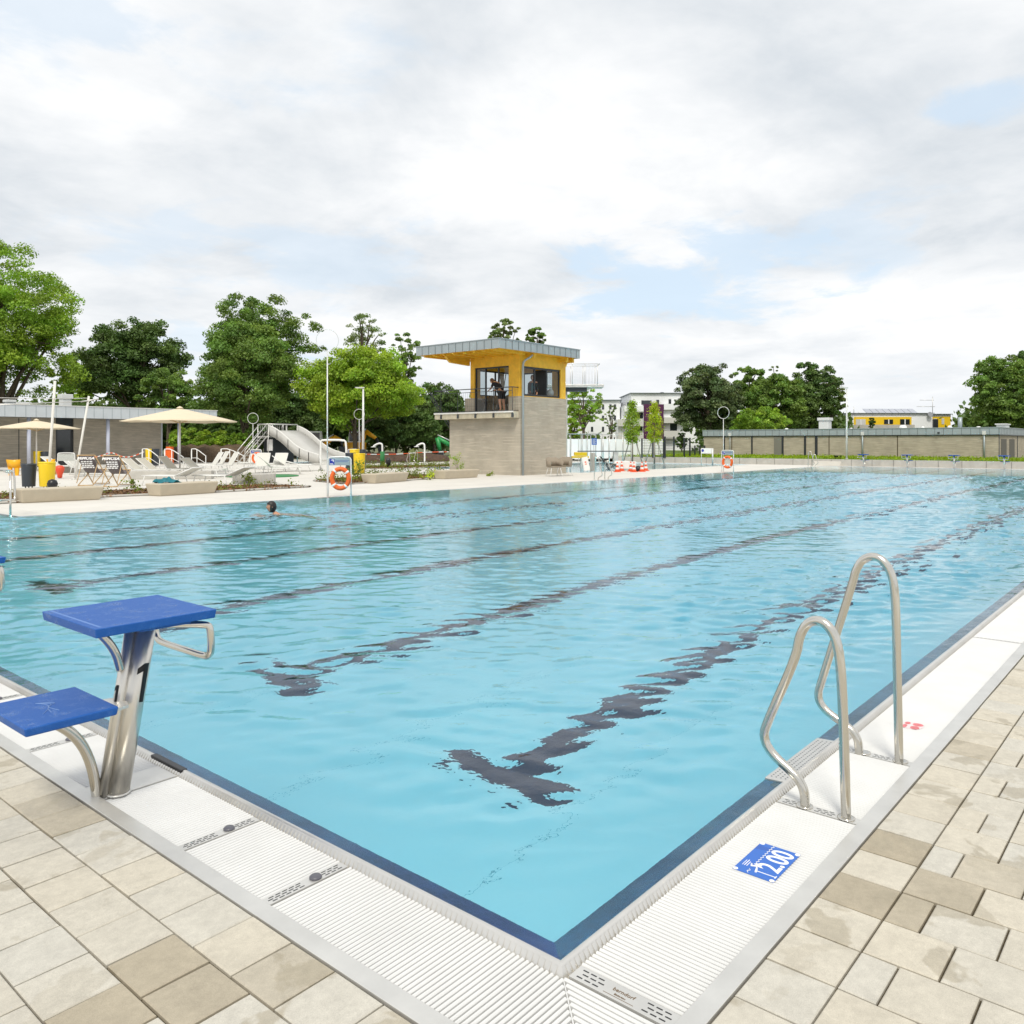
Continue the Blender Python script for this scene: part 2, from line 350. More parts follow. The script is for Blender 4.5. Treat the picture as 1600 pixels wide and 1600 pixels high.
def tree(label, px, D, ytop, wpx, mat, ybot=None, dens=1., lobes=9, leaf=.26, seed=0, cat='tree', group='trees round the pool grounds', name='tree', zb=0., spread=.42, airy=0., depth=.8, trunk_r=None, cone=0.):
    global rng
    rng = np.random.default_rng(100+seed); rd = random.Random(seed)
    x, y = P(px, D); top = Z(ytop, D)-zb; Rr = wpx/FPX*D/2; bot = (Z(ybot, D)-zb) if ybot else top*.22; bot = max(bot, .3)
    t = thing(name, label, cat, (x, y, zb), FACE, group)
    cz = (top+bot)/2; hz = (top-bot)/2; lob = []; sc = max(1., D/75)
    n_p = int(max(52 if airy else 64, 92*dens*(1-airy*.35)*max(1., lobes/9))); a1, a2, a3 = rng.uniform(0, 6.28, 3)
    u = rng.normal(size=(n_p, 3)); u[:, 2] = np.where(u[:, 2] < 0, u[:, 2]*.8, u[:, 2]); u /= np.linalg.norm(u, axis=1)[:, None]
    az = np.arctan2(u[:, 1], u[:, 0]); el = u[:, 2]; env = 1+.13*np.sin(2*az+a1)*np.cos(el*2)+.12*np.sin(3*az+a2+2.5*el)+.09*np.sin(5*el+a3+az)
    rr = rng.uniform(.10, 1., n_p)**.42*(.98 if airy else .93); hor = 1.16*env*rr*(1-cone*np.clip(el, 0, 1)); pr_ = Rr*rng.uniform(.10, .21, n_p)*(1.3-.4*rr)
    cx_, cy_, cz_ = u[:, 0]*hor*(Rr-pr_*.5), u[:, 1]*hor*(Rr-pr_*.5)*depth, cz+u[:, 2]*rr*env*(hz-pr_*.35)
    zm = np.sort(cz_+pr_*.45)[-3]; cz_ = np.minimum(bot+(cz_-bot)*(top-bot)/(zm-bot), top-pr_*.4)
    cz_ = np.clip(cz_, bot, top-.1); area = (pr_/pr_.mean())**2; per = np.maximum(20, (area*235*(1-airy*.45)*min(1.3, max(.35, Rr/5))).astype(int))
    idx = np.repeat(np.arange(n_p), per); tot = len(idx); d_ = rng.normal(size=(tot, 3)); ln = np.linalg.norm(d_, axis=1)[:, None]; d_ = d_/ln*np.minimum(ln, 2.1)
    off = d_*np.array([.50, .50, .27])*pr_[idx][:, None]; off[:, 2] -= .22*(off[:, 0]**2+off[:, 1]**2)/pr_[idx]
    p = np.column_stack([cx_, cy_, cz_])[idx]+off
    n = rng.normal(size=(tot, 3)); n[:, 2] += 1.0; n += off/pr_[idx][:, None]*1.2; n /= np.linalg.norm(n, axis=1)[:, None]
    a = np.cross(n, rng.normal(size=(tot, 3))); a /= np.linalg.norm(a, axis=1)[:, None]+1e-9; b_ = np.cross(n, a); lf = leaf*.54*sc
    s1 = lf*rng.uniform(.5, 1.35, (tot, 1)); s2 = s1*rng.uniform(.4, .8, (tot, 1)); v = np.stack([p-a*s1, p-b_*s2, p+a*s1, p+b_*s2], 1).reshape(-1, 3)
    me = bpy.data.meshes.new('crown'); me.vertices.add(4*tot); me.vertices.foreach_set('co', v.ravel().astype(np.float32)); me.loops.add(4*tot); me.loops.foreach_set('vertex_index', np.arange(4*tot, dtype=np.int32))
    me.polygons.add(tot); me.polygons.foreach_set('loop_start', np.arange(0, 4*tot, 4, dtype=np.int32)); me.update(calc_edges=True)
    tn = rng.uniform(.68, 1.3, n_p)[idx]*rng.uniform(.75, 1.25, tot); hue = rng.uniform(.86, 1.1, n_p)[idx]; colr = np.ones((tot, 4), np.float32); colr[:, 0] = tn*hue; colr[:, 1] = tn; colr[:, 2] = tn*.9
    ca = me.color_attributes.new('tone', 'FLOAT_COLOR', 'POINT'); ca.data.foreach_set('color', np.repeat(colr, 4, 0).ravel()); me.materials.append(mat)
    co_ = bpy.data.objects.new('crown', me); COL.objects.link(co_); co_.parent = t
    for k in rd.sample(range(n_p), min(n_p, 14)): lob.append((cx_[k], cy_[k], cz_[k], .2))
    lob.append((0, 0, 0, 0))
    tr_ = trunk_r or max(.07, min(top*.020, Rr*.085)); mb = MB()
    lean = rd.uniform(-.3, .3)
    mb.tube([(0, 0, -.2), (lean*.3, 0, bot*.7), (lean, 0, cz), (lean*1.2, .1, cz+hz*.55)], [tr_*1.25, tr_, tr_*.65, tr_*.2], 8)
    for (lx, ly, lz, lr) in lob[:-1]:
        z0 = rd.uniform(bot*.55, cz); k = lz
        mb.tube(smooth_path([(lean*.5, 0, min(z0, k)), (lx*.35, ly*.35, (z0+k)/2+.1), (lx*.8, ly*.8, k-.15), (lx, ly, k)], 1), [tr_*.5, tr_*.45, tr_*.4, tr_*.34, tr_*.27, tr_*.2, tr_*.14, tr_*.05][:8], 6)
    mb.build('trunk', bark, t); return t

# ================================================================== THE SETTING
POOL = [(0, 0), (50, 0), (50, 16.6), (4.1, 16.6), (4.1, 19.2), (0, 19.2)]
def mitre(poly, o):
    n = len(poly); out = []
    for i in range(n):
        p0, p1, p2 = Vector(poly[i-1]), Vector(poly[i]), Vector(poly[(i+1)%n])
        d1 = (p1-p0).normalized(); d2 = (p2-p1).normalized(); n1 = Vector((d1.y, -d1.x)); n2 = Vector((d2.y, -d2.x))
        b = (n1+n2); b = b/(1+n1.dot(n2)); out.append(p1+b*o)
    return out
def sweep(mb, poly, prof, smooth=False):
    rings = [mitre(poly, o) for o, z in prof]; n = len(poly); vs = []
    for (o, z), r in zip(prof, rings): vs += [(p.x, p.y, z) for p in r]
    fs = []
    for i in range(len(prof)-1):
        for j in range(n): fs.append((i*n+j, (i+1)*n+j, (i+1)*n+(j+1)%n, i*n+(j+1)%n))
    mb.add(vs, fs, smooth); return mb
# near grounds: sheets with the pools, and the hand-laid pavers, cut out
def sheet(name, mat, outer, holes, z, kind='structure'):
    xs = sorted({outer[0], outer[1]}|{h[0] for h in holes}|{h[1] for h in holes}); ys = sorted({outer[2], outer[3]}|{h[2] for h in holes}|{h[3] for h in holes})
    xs = [x for x in xs if outer[0] <= x <= outer[1]]; ys = [y for y in ys if outer[2] <= y <= outer[3]]
    mb = MB()
    for x0, x1 in zip(xs[:-1], xs[1:]):
        for y0, y1 in zip(ys[:-1], ys[1:]):
            cx, cy = (x0+x1)/2, (y0+y1)/2
            if any(h[0] < cx < h[1] and h[2] < cy < h[3] for h in holes): continue
            mb.add([(x0,y0,z),(x1,y0,z),(x1,y1,z),(x0,y1,z)], [(0,1,2,3)])
    o = mb.build(name, mat); o['kind'] = kind; return o
def slab_joint(t, b, vec):
    k = N(t, 'ShaderNodeTexBrick'); lk(t, vec, k.inputs['Vector']); k.inputs['Scale'].default_value = 1; k.inputs['Brick Width'].default_value = 2.4; k.inputs['Row Height'].default_value = 1.2
    k.inputs['Mortar Size'].default_value = .006; k.offset = 0
    k.inputs['Color1'].default_value = (.66, .635, .585, 1); k.inputs['Color2'].default_value = (.63, .605, .555, 1); k.inputs['Mortar'].default_value = (.42, .40, .36, 1)
    n = noise(t, vec, .8, 6, .65); f = remap(t, n, .3, .7, .93, 1.05, False); c_ = N(t, 'ShaderNodeCombineColor')
    for i in range(3): lk(t, f, c_.inputs[i])
    lk(t, mixc(t, 1., k.outputs['Color'], c_.outputs[0], 'MULTIPLY'), b.inputs['Base Color'])
deck_mat = M('pale_deck_concrete', (.66, .63, .57), .8, extra=slab_joint)
DIVE = (31., 50.6, 21.9, 34.); BACK = (32.5, 62., 43.5, 52.)
G0 = .531
sheet('lawn', earth_mat, (-400, 700, -400, 700), [(-16, 51.2, -16, 58)], -.05)
sheet('pool_deck', deck_mat, (-18, 51.45, -18, 60), [(-G0, 50+G0, -G0, 16.6+.14), (-G0, 4.1+.14, 16, 19.2+.14), (-4, 9, -4.2, -G0), (-4, -G0, -G0, 8), DIVE,
      (BACK[0], 51.45, BACK[2], BACK[3])], 0.)
sheet('path', deck_mat, (51.45, 66, 36, 60), [(50, BACK[1], BACK[2], BACK[3])], .004)
# pavers
pav = bpy.data.materials.new('concrete_pavers'); pav.use_nodes = True; t = pav.node_tree; b = t.nodes['Principled BSDF']
at = N(t, 'ShaderNodeAttribute', attribute_name='tone'); geo = N(t, 'ShaderNodeNewGeometry'); pos = geo.outputs['Position']
spx = N(t, 'ShaderNodeSeparateXYZ'); lk(t, at.outputs['Vector'], spx.inputs[0])
warm = mixc(t, spx.outputs[1], (.555, .51, .42), (.53, .51, .455))
warm = mixc(t, spx.outputs[0], (.37, .32, .235), warm)
stain = remap(t, noise(t, pos, 4.1, 4, .55, .35), .56, .60, 0, .6); stain = fmath(t, 'MULTIPLY', stain, remap(t, spx.outputs[2], .2, .7, .35, 1))
warm = mixc(t, stain, warm, (.34, .295, .21))
cloud = remap(t, noise(t, pos, 9, 6, .7), .3, .7, .90, 1.08, False); grain = remap(t, noise(t, pos, 330, 3, .8), .25, .75, .80, 1.18, False)
f = fmath(t, 'MULTIPLY', fmath(t, 'MULTIPLY', cloud, grain), remap(t, noise(t, pos, 31, 5, .75), .3, .7, .90, 1.10, False)); c_ = N(t, 'ShaderNodeCombineColor')
for i in range(3): lk(t, f, c_.inputs[i])
lk(t, mixc(t, 1., warm, c_.outputs[0], 'MULTIPLY'), b.inputs['Base Color'])
lk(t, remap(t, stain, 0, .5, .82, .5, False), b.inputs['Roughness'])
bn = N(t, 'ShaderNodeBump'); bn.inputs['Strength'].default_value = .35; bn.inputs['Distance'].default_value = .002; lk(t, noise(t, pos, 260, 4, .7), bn.inputs['Height']); lk(t, bn.outputs[0], b.inputs['Normal'])
pv, pf, ptone = [], [], []
def paver(x0, x1, y0, y1, wet=None):
    g_ = random.uniform(.0026, .0042); c = .0035; x0 += g_; x1 -= g_; y0 += g_; y1 -= g_; dz = random.uniform(-.0012, .0008)
    tx, ty = random.uniform(-.0009, .0009), random.uniform(-.0009, .0009)
    if x1-x0 < .02 or y1-y0 < .02: return
    b0 = len(pv); cm = c
    for (a, d, z) in ((0, 0, -.03), (0, 0, dz-.003), (cm, cm, dz)):
        for (xx, yy, sx, sy) in ((x0+a, y0+d, -1, -1), (x1-a, y0+d, 1, -1), (x1-a, y1-d, 1, 1), (x0+a, y1-d, -1, 1)):
            pv.append((xx, yy, z+(sx*tx+sy*ty if z > -.02 else 0)))
    for r_ in (0, 4):
        for j in range(4): pf.append((b0+r_+j, b0+r_+(j+1)%4, b0+r_+4+(j+1)%4, b0+r_+4+j))
    pf.append((b0+8, b0+9, b0+10, b0+11))
    w = wet if wet is not None else (1. if random.random() > .05 else random.uniform(.35, .7))
    tn = (min(1, w*random.uniform(.86, 1.)), random.random()**1.3, random.random())
    ptone.extend([(*tn, 1.)]*12)
PT = .2067
# short side: running bond of square pavers in columns parallel to the pool edge
for i in range(17):
    xo = -G0-.003-i*.2045; off = .0 if i % 2 == 0 else .5
    for j in range(-20, 40):
        y0 = 2.02+(j+off-10)*PT
        if y0 > 8 or y0+PT < -4.2: continue
        lim = -G0 if i >= 0 else 0
        wet = None
        if i == 0 and j in (9, 10): wet = .45
        if (i, j) in ((1, 2), (2, 3), (1, 3)): wet = .15
        paver(xo-.2045, xo, y0, y0+PT, wet)
# long side: one header course, then courses of mixed lengths running away from the edge
for j in range(-16, 44):
    x0 = .096+(j)*.2085
    if x0 > 9: break
    if x0 < -G0: continue
    wet = .08 if j in (3, 5) else None
    paver(x0, x0+.2085, -G0-.003-.2015, -G0-.003, wet)
    y = -G0-.003-.2015; k = 0; rr_ = random.Random(j*7+3)
    while y > -4.2:
        L = (.104 if (j % 2 == 1 and k == 0) else (.207 if k == 0 else rr_.choice([.207, .207, .104, .207, .207])))
        paver(x0, x0+.2085, y-L, y, .25 if (k == 0 and j in (3, 4)) else None); y -= L; k += 1
for j in range(0, 18):                               # strip in front of the corner
    for k in range(0, 18):
        pass
me = bpy.data.meshes.new('paving'); me.from_pydata(pv, [], pf); me.materials.append(pav)
ca = me.color_attributes.new('tone', 'FLOAT_COLOR', 'POINT'); ca.data.foreach_set('color', np.array(ptone, np.float32).ravel())
o = bpy.data.objects.new('paving', me); COL.objects.link(o); struct(o)
sheet('paving_bed', M('joint_sand', (.07, .055, .03), .95, var=(60, .4)), (-4.0, 9, -4.2, 8), [(-G0, 50, -G0, 60)], -.012)

# pool shell, rim and water
FD = 1.85
mb = MB(); sweep(mb, POOL, [(0, -.06), (0, -FD)]); n = len(POOL)
bs = struct(mb.build('pool_basin', lining)); MBf = MB()
MBf.add([(x, y, -FD) for x, y in mitre(POOL, .2)], [tuple(range(6))]); struct(MBf.build('pool_floor', lining))
ll = MB()
FDX = 0
LANES = [2.03+2.5*k for k in range(6)]
for y in LANES: ll.box(2.0, 48.1, y-.125, y+.125, -FD, -FD+.006); ll.box(2.0, 2.25, y-.5, y-.125, -FD, -FD+.006); ll.box(2.0, 2.25, y+.125, y+.5, -FD, -FD+.006); ll.box(47.85, 48.1, y-.5, y-.125, -FD, -FD+.006); ll.box(47.85, 48.1, y+.125, y+.5, -FD, -FD+.006)
struct(ll.build('lane_markings', lane_blk))
jn = MB()
for y in np.arange(1.45, 16., 1.5): jn.box(.1, 49.9, y-.0025, y+.0025, -FD, -FD+.003)
struct(jn.build('floor_weld_seams', M('weld_seam', (.35, .50, .56), .6)))
rim = thing('pool_rim', 'stainless steel overflow rim around the large swimming pool', 'pool rim')
rim['kind'] = 'structure'
sweep(MB(), POOL, [(0, -.062), (-.002, -.055), (.085, -.006), (.092, .002)]).build('sloping_shelf', steel_shelf, rim)
sweep(MB(), POOL, [(.092, .002), (.097, .0065), (.106, .0075), (.112, .004), (.1165, -.003)]).build('rim_crest', steel_rim, rim)
rr = MB(); rr = sweep(rr, POOL, [(.1165, -.003), (.133, -.030), (.133, -.12)])
for i in range(int(9.5/.022)):                       # little ribs on the outer slope of the rim, both near sides
    a = -.1+i*.022
    rr.add([(a, -.1150, .001), (a+.011, -.1150, .001), (a+.011, -.1375, -.028), (a, -.1375, -.028), (a, -.12, -.03), (a+.011, -.12, -.03)], [(0,3,2,1), (0,4,3), (1,2,5)])
    rr.add([(-.1150, a, .001), (-.1150, a+.011, .001), (-.1375, a+.011, -.028), (-.1375, a, -.028), (-.12, a, -.03), (-.12, a+.011, -.03)], [(0,1,2,3), (0,3,4), (1,5,2)])
rr.build('ribbed_flank', steel_rim, rim)
def lines(a, b, d0, d1, extra=()):                   # grid lines whose spacing grows from d0 to d1
    x = [a]; 
    while x[-1] < b: x.append(x[-1]+d0+(d1-d0)*min(1, (x[-1]-a)/(b-a)*1.6))
    x = np.array(x[:-1]+[b]); 
    for e in extra: x[np.argmin(abs(x-e))] = e
    return x
def vnoise(x, y, seed):                              # smooth value noise
    r_ = np.random.default_rng(seed).random((64, 64)); xi = np.floor(x).astype(int); yi = np.floor(y).astype(int); fx, fy = x-xi, y-yi
    fx = fx*fx*(3-2*fx); fy = fy*fy*(3-2*fy); g_ = lambda a, b: r_[a % 64, b % 64]
    return (g_(xi, yi)*(1-fx)+g_(xi+1, yi)*fx)*(1-fy)+(g_(xi, yi+1)*(1-fx)+g_(xi+1, yi+1)*fx)*fy
sst = lambda x, a, b: (lambda q: q*q*(3-2*q))(np.clip((x-a)/(b-a), 0, 1))
E0 = .094; XE, YE = 4.1+E0, 16.6+E0
gx = lines(-E0, 50+E0, .030, .085, (XE,)); gy = np.concatenate([lines(-E0, YE, .030, .055), lines(YE, 19.2+E0, .06, .08)[1:]])
gX, gY = np.meshgrid(gx, gy, indexing='ij'); wr_ = np.random.default_rng(21); H_ = np.zeros_like(gX)
for k in range(130):
    lam = .13*(.75/.13)**(wr_.random()**1.25); th = R(44)+wr_.normal()*R(33)+(math.pi if wr_.random() < .3 else 0); kk = 2*math.pi/lam; ph = wr_.uniform(0, 6.28)
    wx = gX+.12*np.sin(gY*1.3+k); slope = .0172*(1.45 if lam < .24 else (1.05 if lam < .4 else .62))
    env = .25+1.5*vnoise(gX*.45+k*7.1, gY*.45+k*3.3, 100+k % 7)**1.5
    H_ += slope/kk*np.sin(kk*(wx*math.cos(th)+gY*math.sin(th))+ph)*env
wob = (vnoise(gX*.17+3, gY*.17+9, 5)-.5)*14+(vnoise(gX*.6, gY*.6, 6)-.5)*4
patch = .42+.95*sst(vnoise(gX*.11+.07*gY+8, gY*.21+4, 8)*.7+vnoise(gX*.4, gY*.5, 9)*.3, .30, .62)
calm = 1-.95*sst(gX+wob*.6, 39, 43.5); calm *= 1-.8*sst(gY+wob*.22, 13.6, 15.4)*sst(gX, 6, 12)
near = .36+.64*sst(np.hypot(gX, gY), 1.2, 7.)
inside_d = np.minimum(np.minimum(gX+E0, 50+E0-gX), np.minimum(gY+E0, np.where(gX < XE, 19.2+E0, YE)-gY)); inside_d = np.where(gY > YE, np.minimum(inside_d, XE-gX), inside_d)
edge = .10+.90*sst(inside_d, .08, .55)
H_ *= patch*calm*near*edge
nx_, ny_ = len(gx), len(gy); top = np.column_stack([gX.ravel(), gY.ravel(), H_.ravel()])
ii, jj = np.meshgrid(np.arange(nx_-1), np.arange(ny_-1), indexing='ij'); cmx = (gx[ii]+gx[ii+1])/2; cmy = (gy[jj]+gy[jj+1])/2
msk = ~((cmx > XE) & (cmy > YE)); ci, cj = ii[msk], jj[msk]
quads = np.column_stack([ci*ny_+cj, (ci+1)*ny_+cj, (ci+1)*ny_+cj+1, ci*ny_+cj+1])
bpt = mitre(POOL, E0); me = bpy.data.meshes.new('pool_water')
per = []                                             # side walls follow the six corners, hidden behind the rim
sv = [(p.x, p.y, z) for z in (.0, -2.15) for p in bpt]; nv0 = len(top)
allv = np.concatenate([top, np.array(sv)]); sq = [(nv0+i, nv0+6+i, nv0+6+(i+1) % 6, nv0+(i+1) % 6) for i in range(6)]
loops = np.concatenate([quads.ravel(), np.array([q[::-1] for q in sq]).ravel(), np.arange(nv0+11, nv0+5, -1)]); nq = len(quads)+6
me.vertices.add(len(allv)); me.vertices.foreach_set('co', allv.ravel().astype(np.float32)); me.loops.add(len(loops)); me.loops.foreach_set('vertex_index', loops.astype(np.int32))
me.polygons.add(nq+1); me.polygons.foreach_set('loop_start', (np.arange(nq+1)*4).astype(np.int32)); me.update(calc_edges=True)
me.polygons.foreach_set('use_smooth', np.concatenate([np.ones(len(quads), bool), np.zeros(7, bool)])); me.materials.append(water)
wo_ = bpy.data.objects.new('pool_water', me); COL.objects.link(wo_); struct(wo_)
for nm, (x0, x1, y0, y1), dp in (('diving_pool_water', DIVE, -1.6), ('children_pool_water', BACK, -.9)):
    MB().box(x0-.02, x1+.02, y0-.02, y1+.02, dp-.1, -.03).build(nm, water)['kind'] = 'structure'
    mb = MB(); mb.add([(x0,y0,dp),(x1,y0,dp),(x1,y1,dp),(x0,y1,dp),(x0,y0,0),(x1,y0,0),(x1,y1,0),(x0,y1,0)], [(0,1,2,3),(0,4,5,1),(1,5,6,2),(2,6,7,3),(3,7,4,0)])
    mb.build(nm.replace('water', 'basin'), lining)['kind'] = 'structure'

# overflow gutter on the two near sides
gut = thing('overflow_gutter', 'white ribbed overflow grating with steel edging along the near pool edges', 'pool gutter')
OI, OO = .137, .468
mb = MB(); mb.box(-G0, -OI+.01, -G0, 19.2, -.12, -.075); mb.box(-OI+.01, 50+G0, -G0, -OI+.01, -.12, -.075); mb.build('channel_floor', dark_gap, gut)
mb = MB()
mb.prism([(-G0, -G0), (-OO, -OO), (-OO, 19.2), (-G0, 19.2)], -.05, .0025); mb.prism([(-G0, -G0), (50+G0, -G0), (50+G0, -OO), (-OO, -OO)], -.05, .0025)
mb.build('edge_profile', steel_flat, gut, bevel=.0015)
PITCH, BW = .0178, .0116
def bar(mb, a, o0, o1, side):                        # one rounded bar at position a across the gutter
    w = BW/2; z0, z1, z2 = -.035, -.0135, -.0095
    pr = [(-w, z0), (-w, z1), (-w*.45, z2), (w*.45, z2), (w, z1), (w, z0)]
    vs = []
    for o_ in (-o0, -o1):
        for (d, z) in pr: vs.append((a+d, o_, z) if side == 'x' else (o_, a+d, z))
    fs = [(i, i+1, 7+i, 6+i) for i in range(5)]+[(5,4,3,2,1,0), (6,7,8,9,10,11)]
    if side == 'y': fs = [tuple(reversed(f)) for f in fs]
    mb.add(vs, fs)
XPL = [(-.088, 'plate'), (1.375, 'ladder'), (2.135, 'ladder'), (5.14, 'thin'), (8.2, 'plate')]
YPL = [(.83, 'button'), (1.38, 'button'), (2.105, 'block'), (2.86, 'button'), (3.87, 'button'), (4.62, 'block'), (6.4, 'button'), (8.4, 'button')]
HW = {'plate': .030, 'ladder': .026, 'thin': .010, 'button': .022, 'block': .085}
def gutter_run(side, plates, start, stop):
    cuts = sorted(plates); a = start; segs = []
    for c, k in cuts: segs.append((a, c-HW[k]-.004)); a = c+HW[k]+.004
    segs.append((a, stop))
    for (s0, s1) in segs:
        if s1-s0 < .03: continue
        mb = MB(); n = int((s1-s0)/PITCH); p_ = (s1-s0)/n
        for i in range(n):
            a = s0+(i+.5)*p_; oi = OI
            if a < -OI: oi = -a+.008
            if OO-oi > .02: bar(mb, a, oi, OO-.002, side)
        for oo in (OI+.06, OO-.06): 
            if s0 > -OI: mb.box(*((s0, s1, -oo-.006, -oo+.006) if side == 'x' else (-oo-.006, -oo+.006, s0, s1)), -.04, -.02)
        mb.build('grating', grate_white, gut)
gutter_run('x', XPL, -OO+.005, 12.); gutter_run('y', YPL, -OO+.005, 10.)
MB().box(12.01, 50, -OO+.002, -OI, -.04, -.011).build('grating', grate_white, gut); MB().box(-OO+.002, -OI, 10.01, 19.1, -.04, -.011).build('grating', grate_white, gut)
mb = MB(); mb.prism([(-OI-.004, -OI-.002), (-OO+.004, -OO+.008), (-OO+.008, -OO+.004), (-OI-.002, -OI-.004)], -.04, -.0125); mb.build('mitre_joint', M('mitre_strip', (.66, .66, .65), .5), gut)
def plate(side, c, kind):
    h = HW[kind]; mp = MB()
    bx = (lambda a0, a1, o0, o1, z0, z1, m=mp: m.box(*((a0, a1, -o1, -o0) if side == 'x' else (-o1, -o0, a0, a1)), z0, z1))
    o1 = OO-.002
    bx(c-h, c+h, OI+.004 if kind != 'block' else OI+.004, o1, -.04, -.0085 if kind != 'block' else -.006)
    pl = mp.build('base_plate' if kind == 'block' else 'slotted_plate', steel_flat, gut, bevel=.001)
    sm = MB(); pos = [q for q in np.arange(OI+.022, o1-.02, .0262)]
    if kind != 'block':
        rows = [-.55, 0, .55] if kind != 'thin' else [0]
        for i, q in enumerate(pos):
            for r_i, r_ in enumerate(rows):
                q0 = q+(.009 if r_i == 1 else 0)
                if kind == 'plate' and .225 < q < .36: continue
                if kind == 'ladder' and (abs(q-.235) < .032 or abs(q-.40) < .034): continue
                if kind == 'button' and abs(q-.262) < .034: continue
                (sm.box(*((c+r_*h-.0022, c+r_*h+.0022, -q0-.0185, -q0) if side == 'x' else (-q0-.0185, -q0, c+r_*h-.0022, c+r_*h+.0022)), -.0088, -.0081))
        sm.build('slots', black_ink, pl)
    if kind == 'button':
        MB().lathe([(.021, -.0088), (.022, -.004), (.017, .001), (.006, .0025)], 20, *((c, -.262) if side == 'x' else (-.262, c))).build('cover_cap', M('grey_cap', (.10, .10, .12), .35) if not bpy.data.materials.get('grey_cap') else bpy.data.materials['grey_cap'], pl)
    if kind == 'ladder':
        fl = MB()
        for q in (.245, .412): fl.lathe([(.034, -.0085), (.034, -.004), (.026, -.003)], 16, c, -q)
        fl.build('flange', steel, pl)
    return pl
for c, k in XPL:
    p_ = plate('x', c, k)
    if c < 0:
        brown = M('etched_lettering', (.16, .10, .05), .6)
        text('berndorf', .019, brown, 'engraved_text', p_, Matrix.Translation((c+.006, -.30, -.0080)) @ Matrix.Rotation(R(-90), 4, 'Z'), .0003)
        text('Bäderbau', .0095, brown, 'engraved_text', p_, Matrix.Translation((c-.012, -.298, -.0080)) @ Matrix.Rotation(R(-90), 4, 'Z'), .0003)
        MB().box(c-.0215, c-.0205, -.345, -.25, -.0085, -.0079).build('engraved_line', brown, p_)
for c, k in YPL: plate('y', c, k)
MB().box(-.1185, -.088, 2.02, 2.31, -.012, .0095).build('rubber_strip', black_rub, rim, bevel=.004)
MB().box(-.1185, -.088, 4.53, 4.82, -.012, .0095).build('rubber_strip', black_rub, rim, bevel=.004)

# depth sign laid on the grating
sx0, sx1, sy0, sy1 = .722, .968, -.384, -.236
sg = thing('depth_sign', 'blue printed sheet reading 2.00 with a swimmer, lying flat on the white grating', 'depth sign', ((sx0+sx1)/2, (sy0+sy1)/2, -.0088), 0)
w2, h2 = (sx1-sx0)/2, (sy1-sy0)/2
mb = MB(); mb.box(-w2, w2, -h2, h2, 0, .0012); mb.build('sheet', blue_sign, sg)
mb = MB()
MZ = lambda x, y: Matrix.Translation((x, y, .0016))
# lettering reads when seen from the paving: text x axis = +X, up = +Y
text('2.00', .112, white_ink, 'lettering', sg, MZ(.022, -.029) @ Matrix.Diagonal((.86, 1.0, 1, 1)), .0004, bold=.0016)
st = MB()
wv = [(-.115+.0095*i, .024+.0035*(1 if i % 2 else -1), .0016) for i in range(26)]
wv = [p for p in wv if not (-.085 < p[0] < -.05)]
st.tube([p for p in wv if p[0] <= -.085], .0016, 4); st.tube([p for p in wv if p[0] >= -.05], .0016, 4)
st.box(-.088, -.084, -.066, .004, .0012, .0018); st.box(-.094, -.078, -.069, -.065, .0012, .0019)
st.box(-.075, -.03, .050, .053, .0012, .0018); st.box(-.075, -.04, .042, .0445, .0012, .0018); st.box(-.075, -.035, .058, .060, .0012, .0018)
st.tube([(-.098, .0, .0014), (-.075, .006, .0014), (-.058, .012, .0014), (-.066, .030, .0014), (-.052, .034, .0014)], .004, 5)
st.lathe([(.0001, .0012), (.008, .0013), (.008, .0018), (.0001, .0019)], 14, -.043, .017)
st.build('pictogram', white_ink, sg)
cn = MB()
for a in (-1, 1):
    for b_ in (-1, 1): cn.lathe([(.009, .0010), (.009, .0019)], 14, a*(w2-.008), b_*(h2-.008))
cn.build('corner_dot', white_ink, sg)
MB().prism([(.06, .074), (.098, .074), (.098, -.02), (.075, .03)], .0012, .00135).build('darker_patch', M('mid_blue_foil', (.01, .09, .42), .3), sg)  # flat patch in a deeper blue than the sheet
# faded red footprint-like print
rg = thing('warning_print', 'faded red no-jumping print on the white grating behind the ladder', 'warning print', (2.70, -.318, -.0088), 0)
mb = MB(); nn = 22; ring_o = [(.055*math.cos(2*math.pi*i/nn), .055*math.sin(2*math.pi*i/nn)) for i in range(nn)]
for (cx, cy, ra, rb) in ((-.03, -.022, .028, .022), (.028, -.024, .026, .026), (-.03, .028, .03, .012), (.026, .026, .022, .014)):
    mb.prism([(cx+ra*math.cos(2*math.pi*i/12), cy+rb*math.sin(2*math.pi*i/12)) for i in range(12)], 0, .0007)
mb.build('blots', red_ink, rg)
mb = MB(); mb.prism([(.06*math.cos(2*math.pi*i/24), .055*math.sin(2*math.pi*i/24)) for i in range(24)], -.0003, .0002); mb.build('disc', M('washed_pink', (.80, .62, .62), .6), rg)

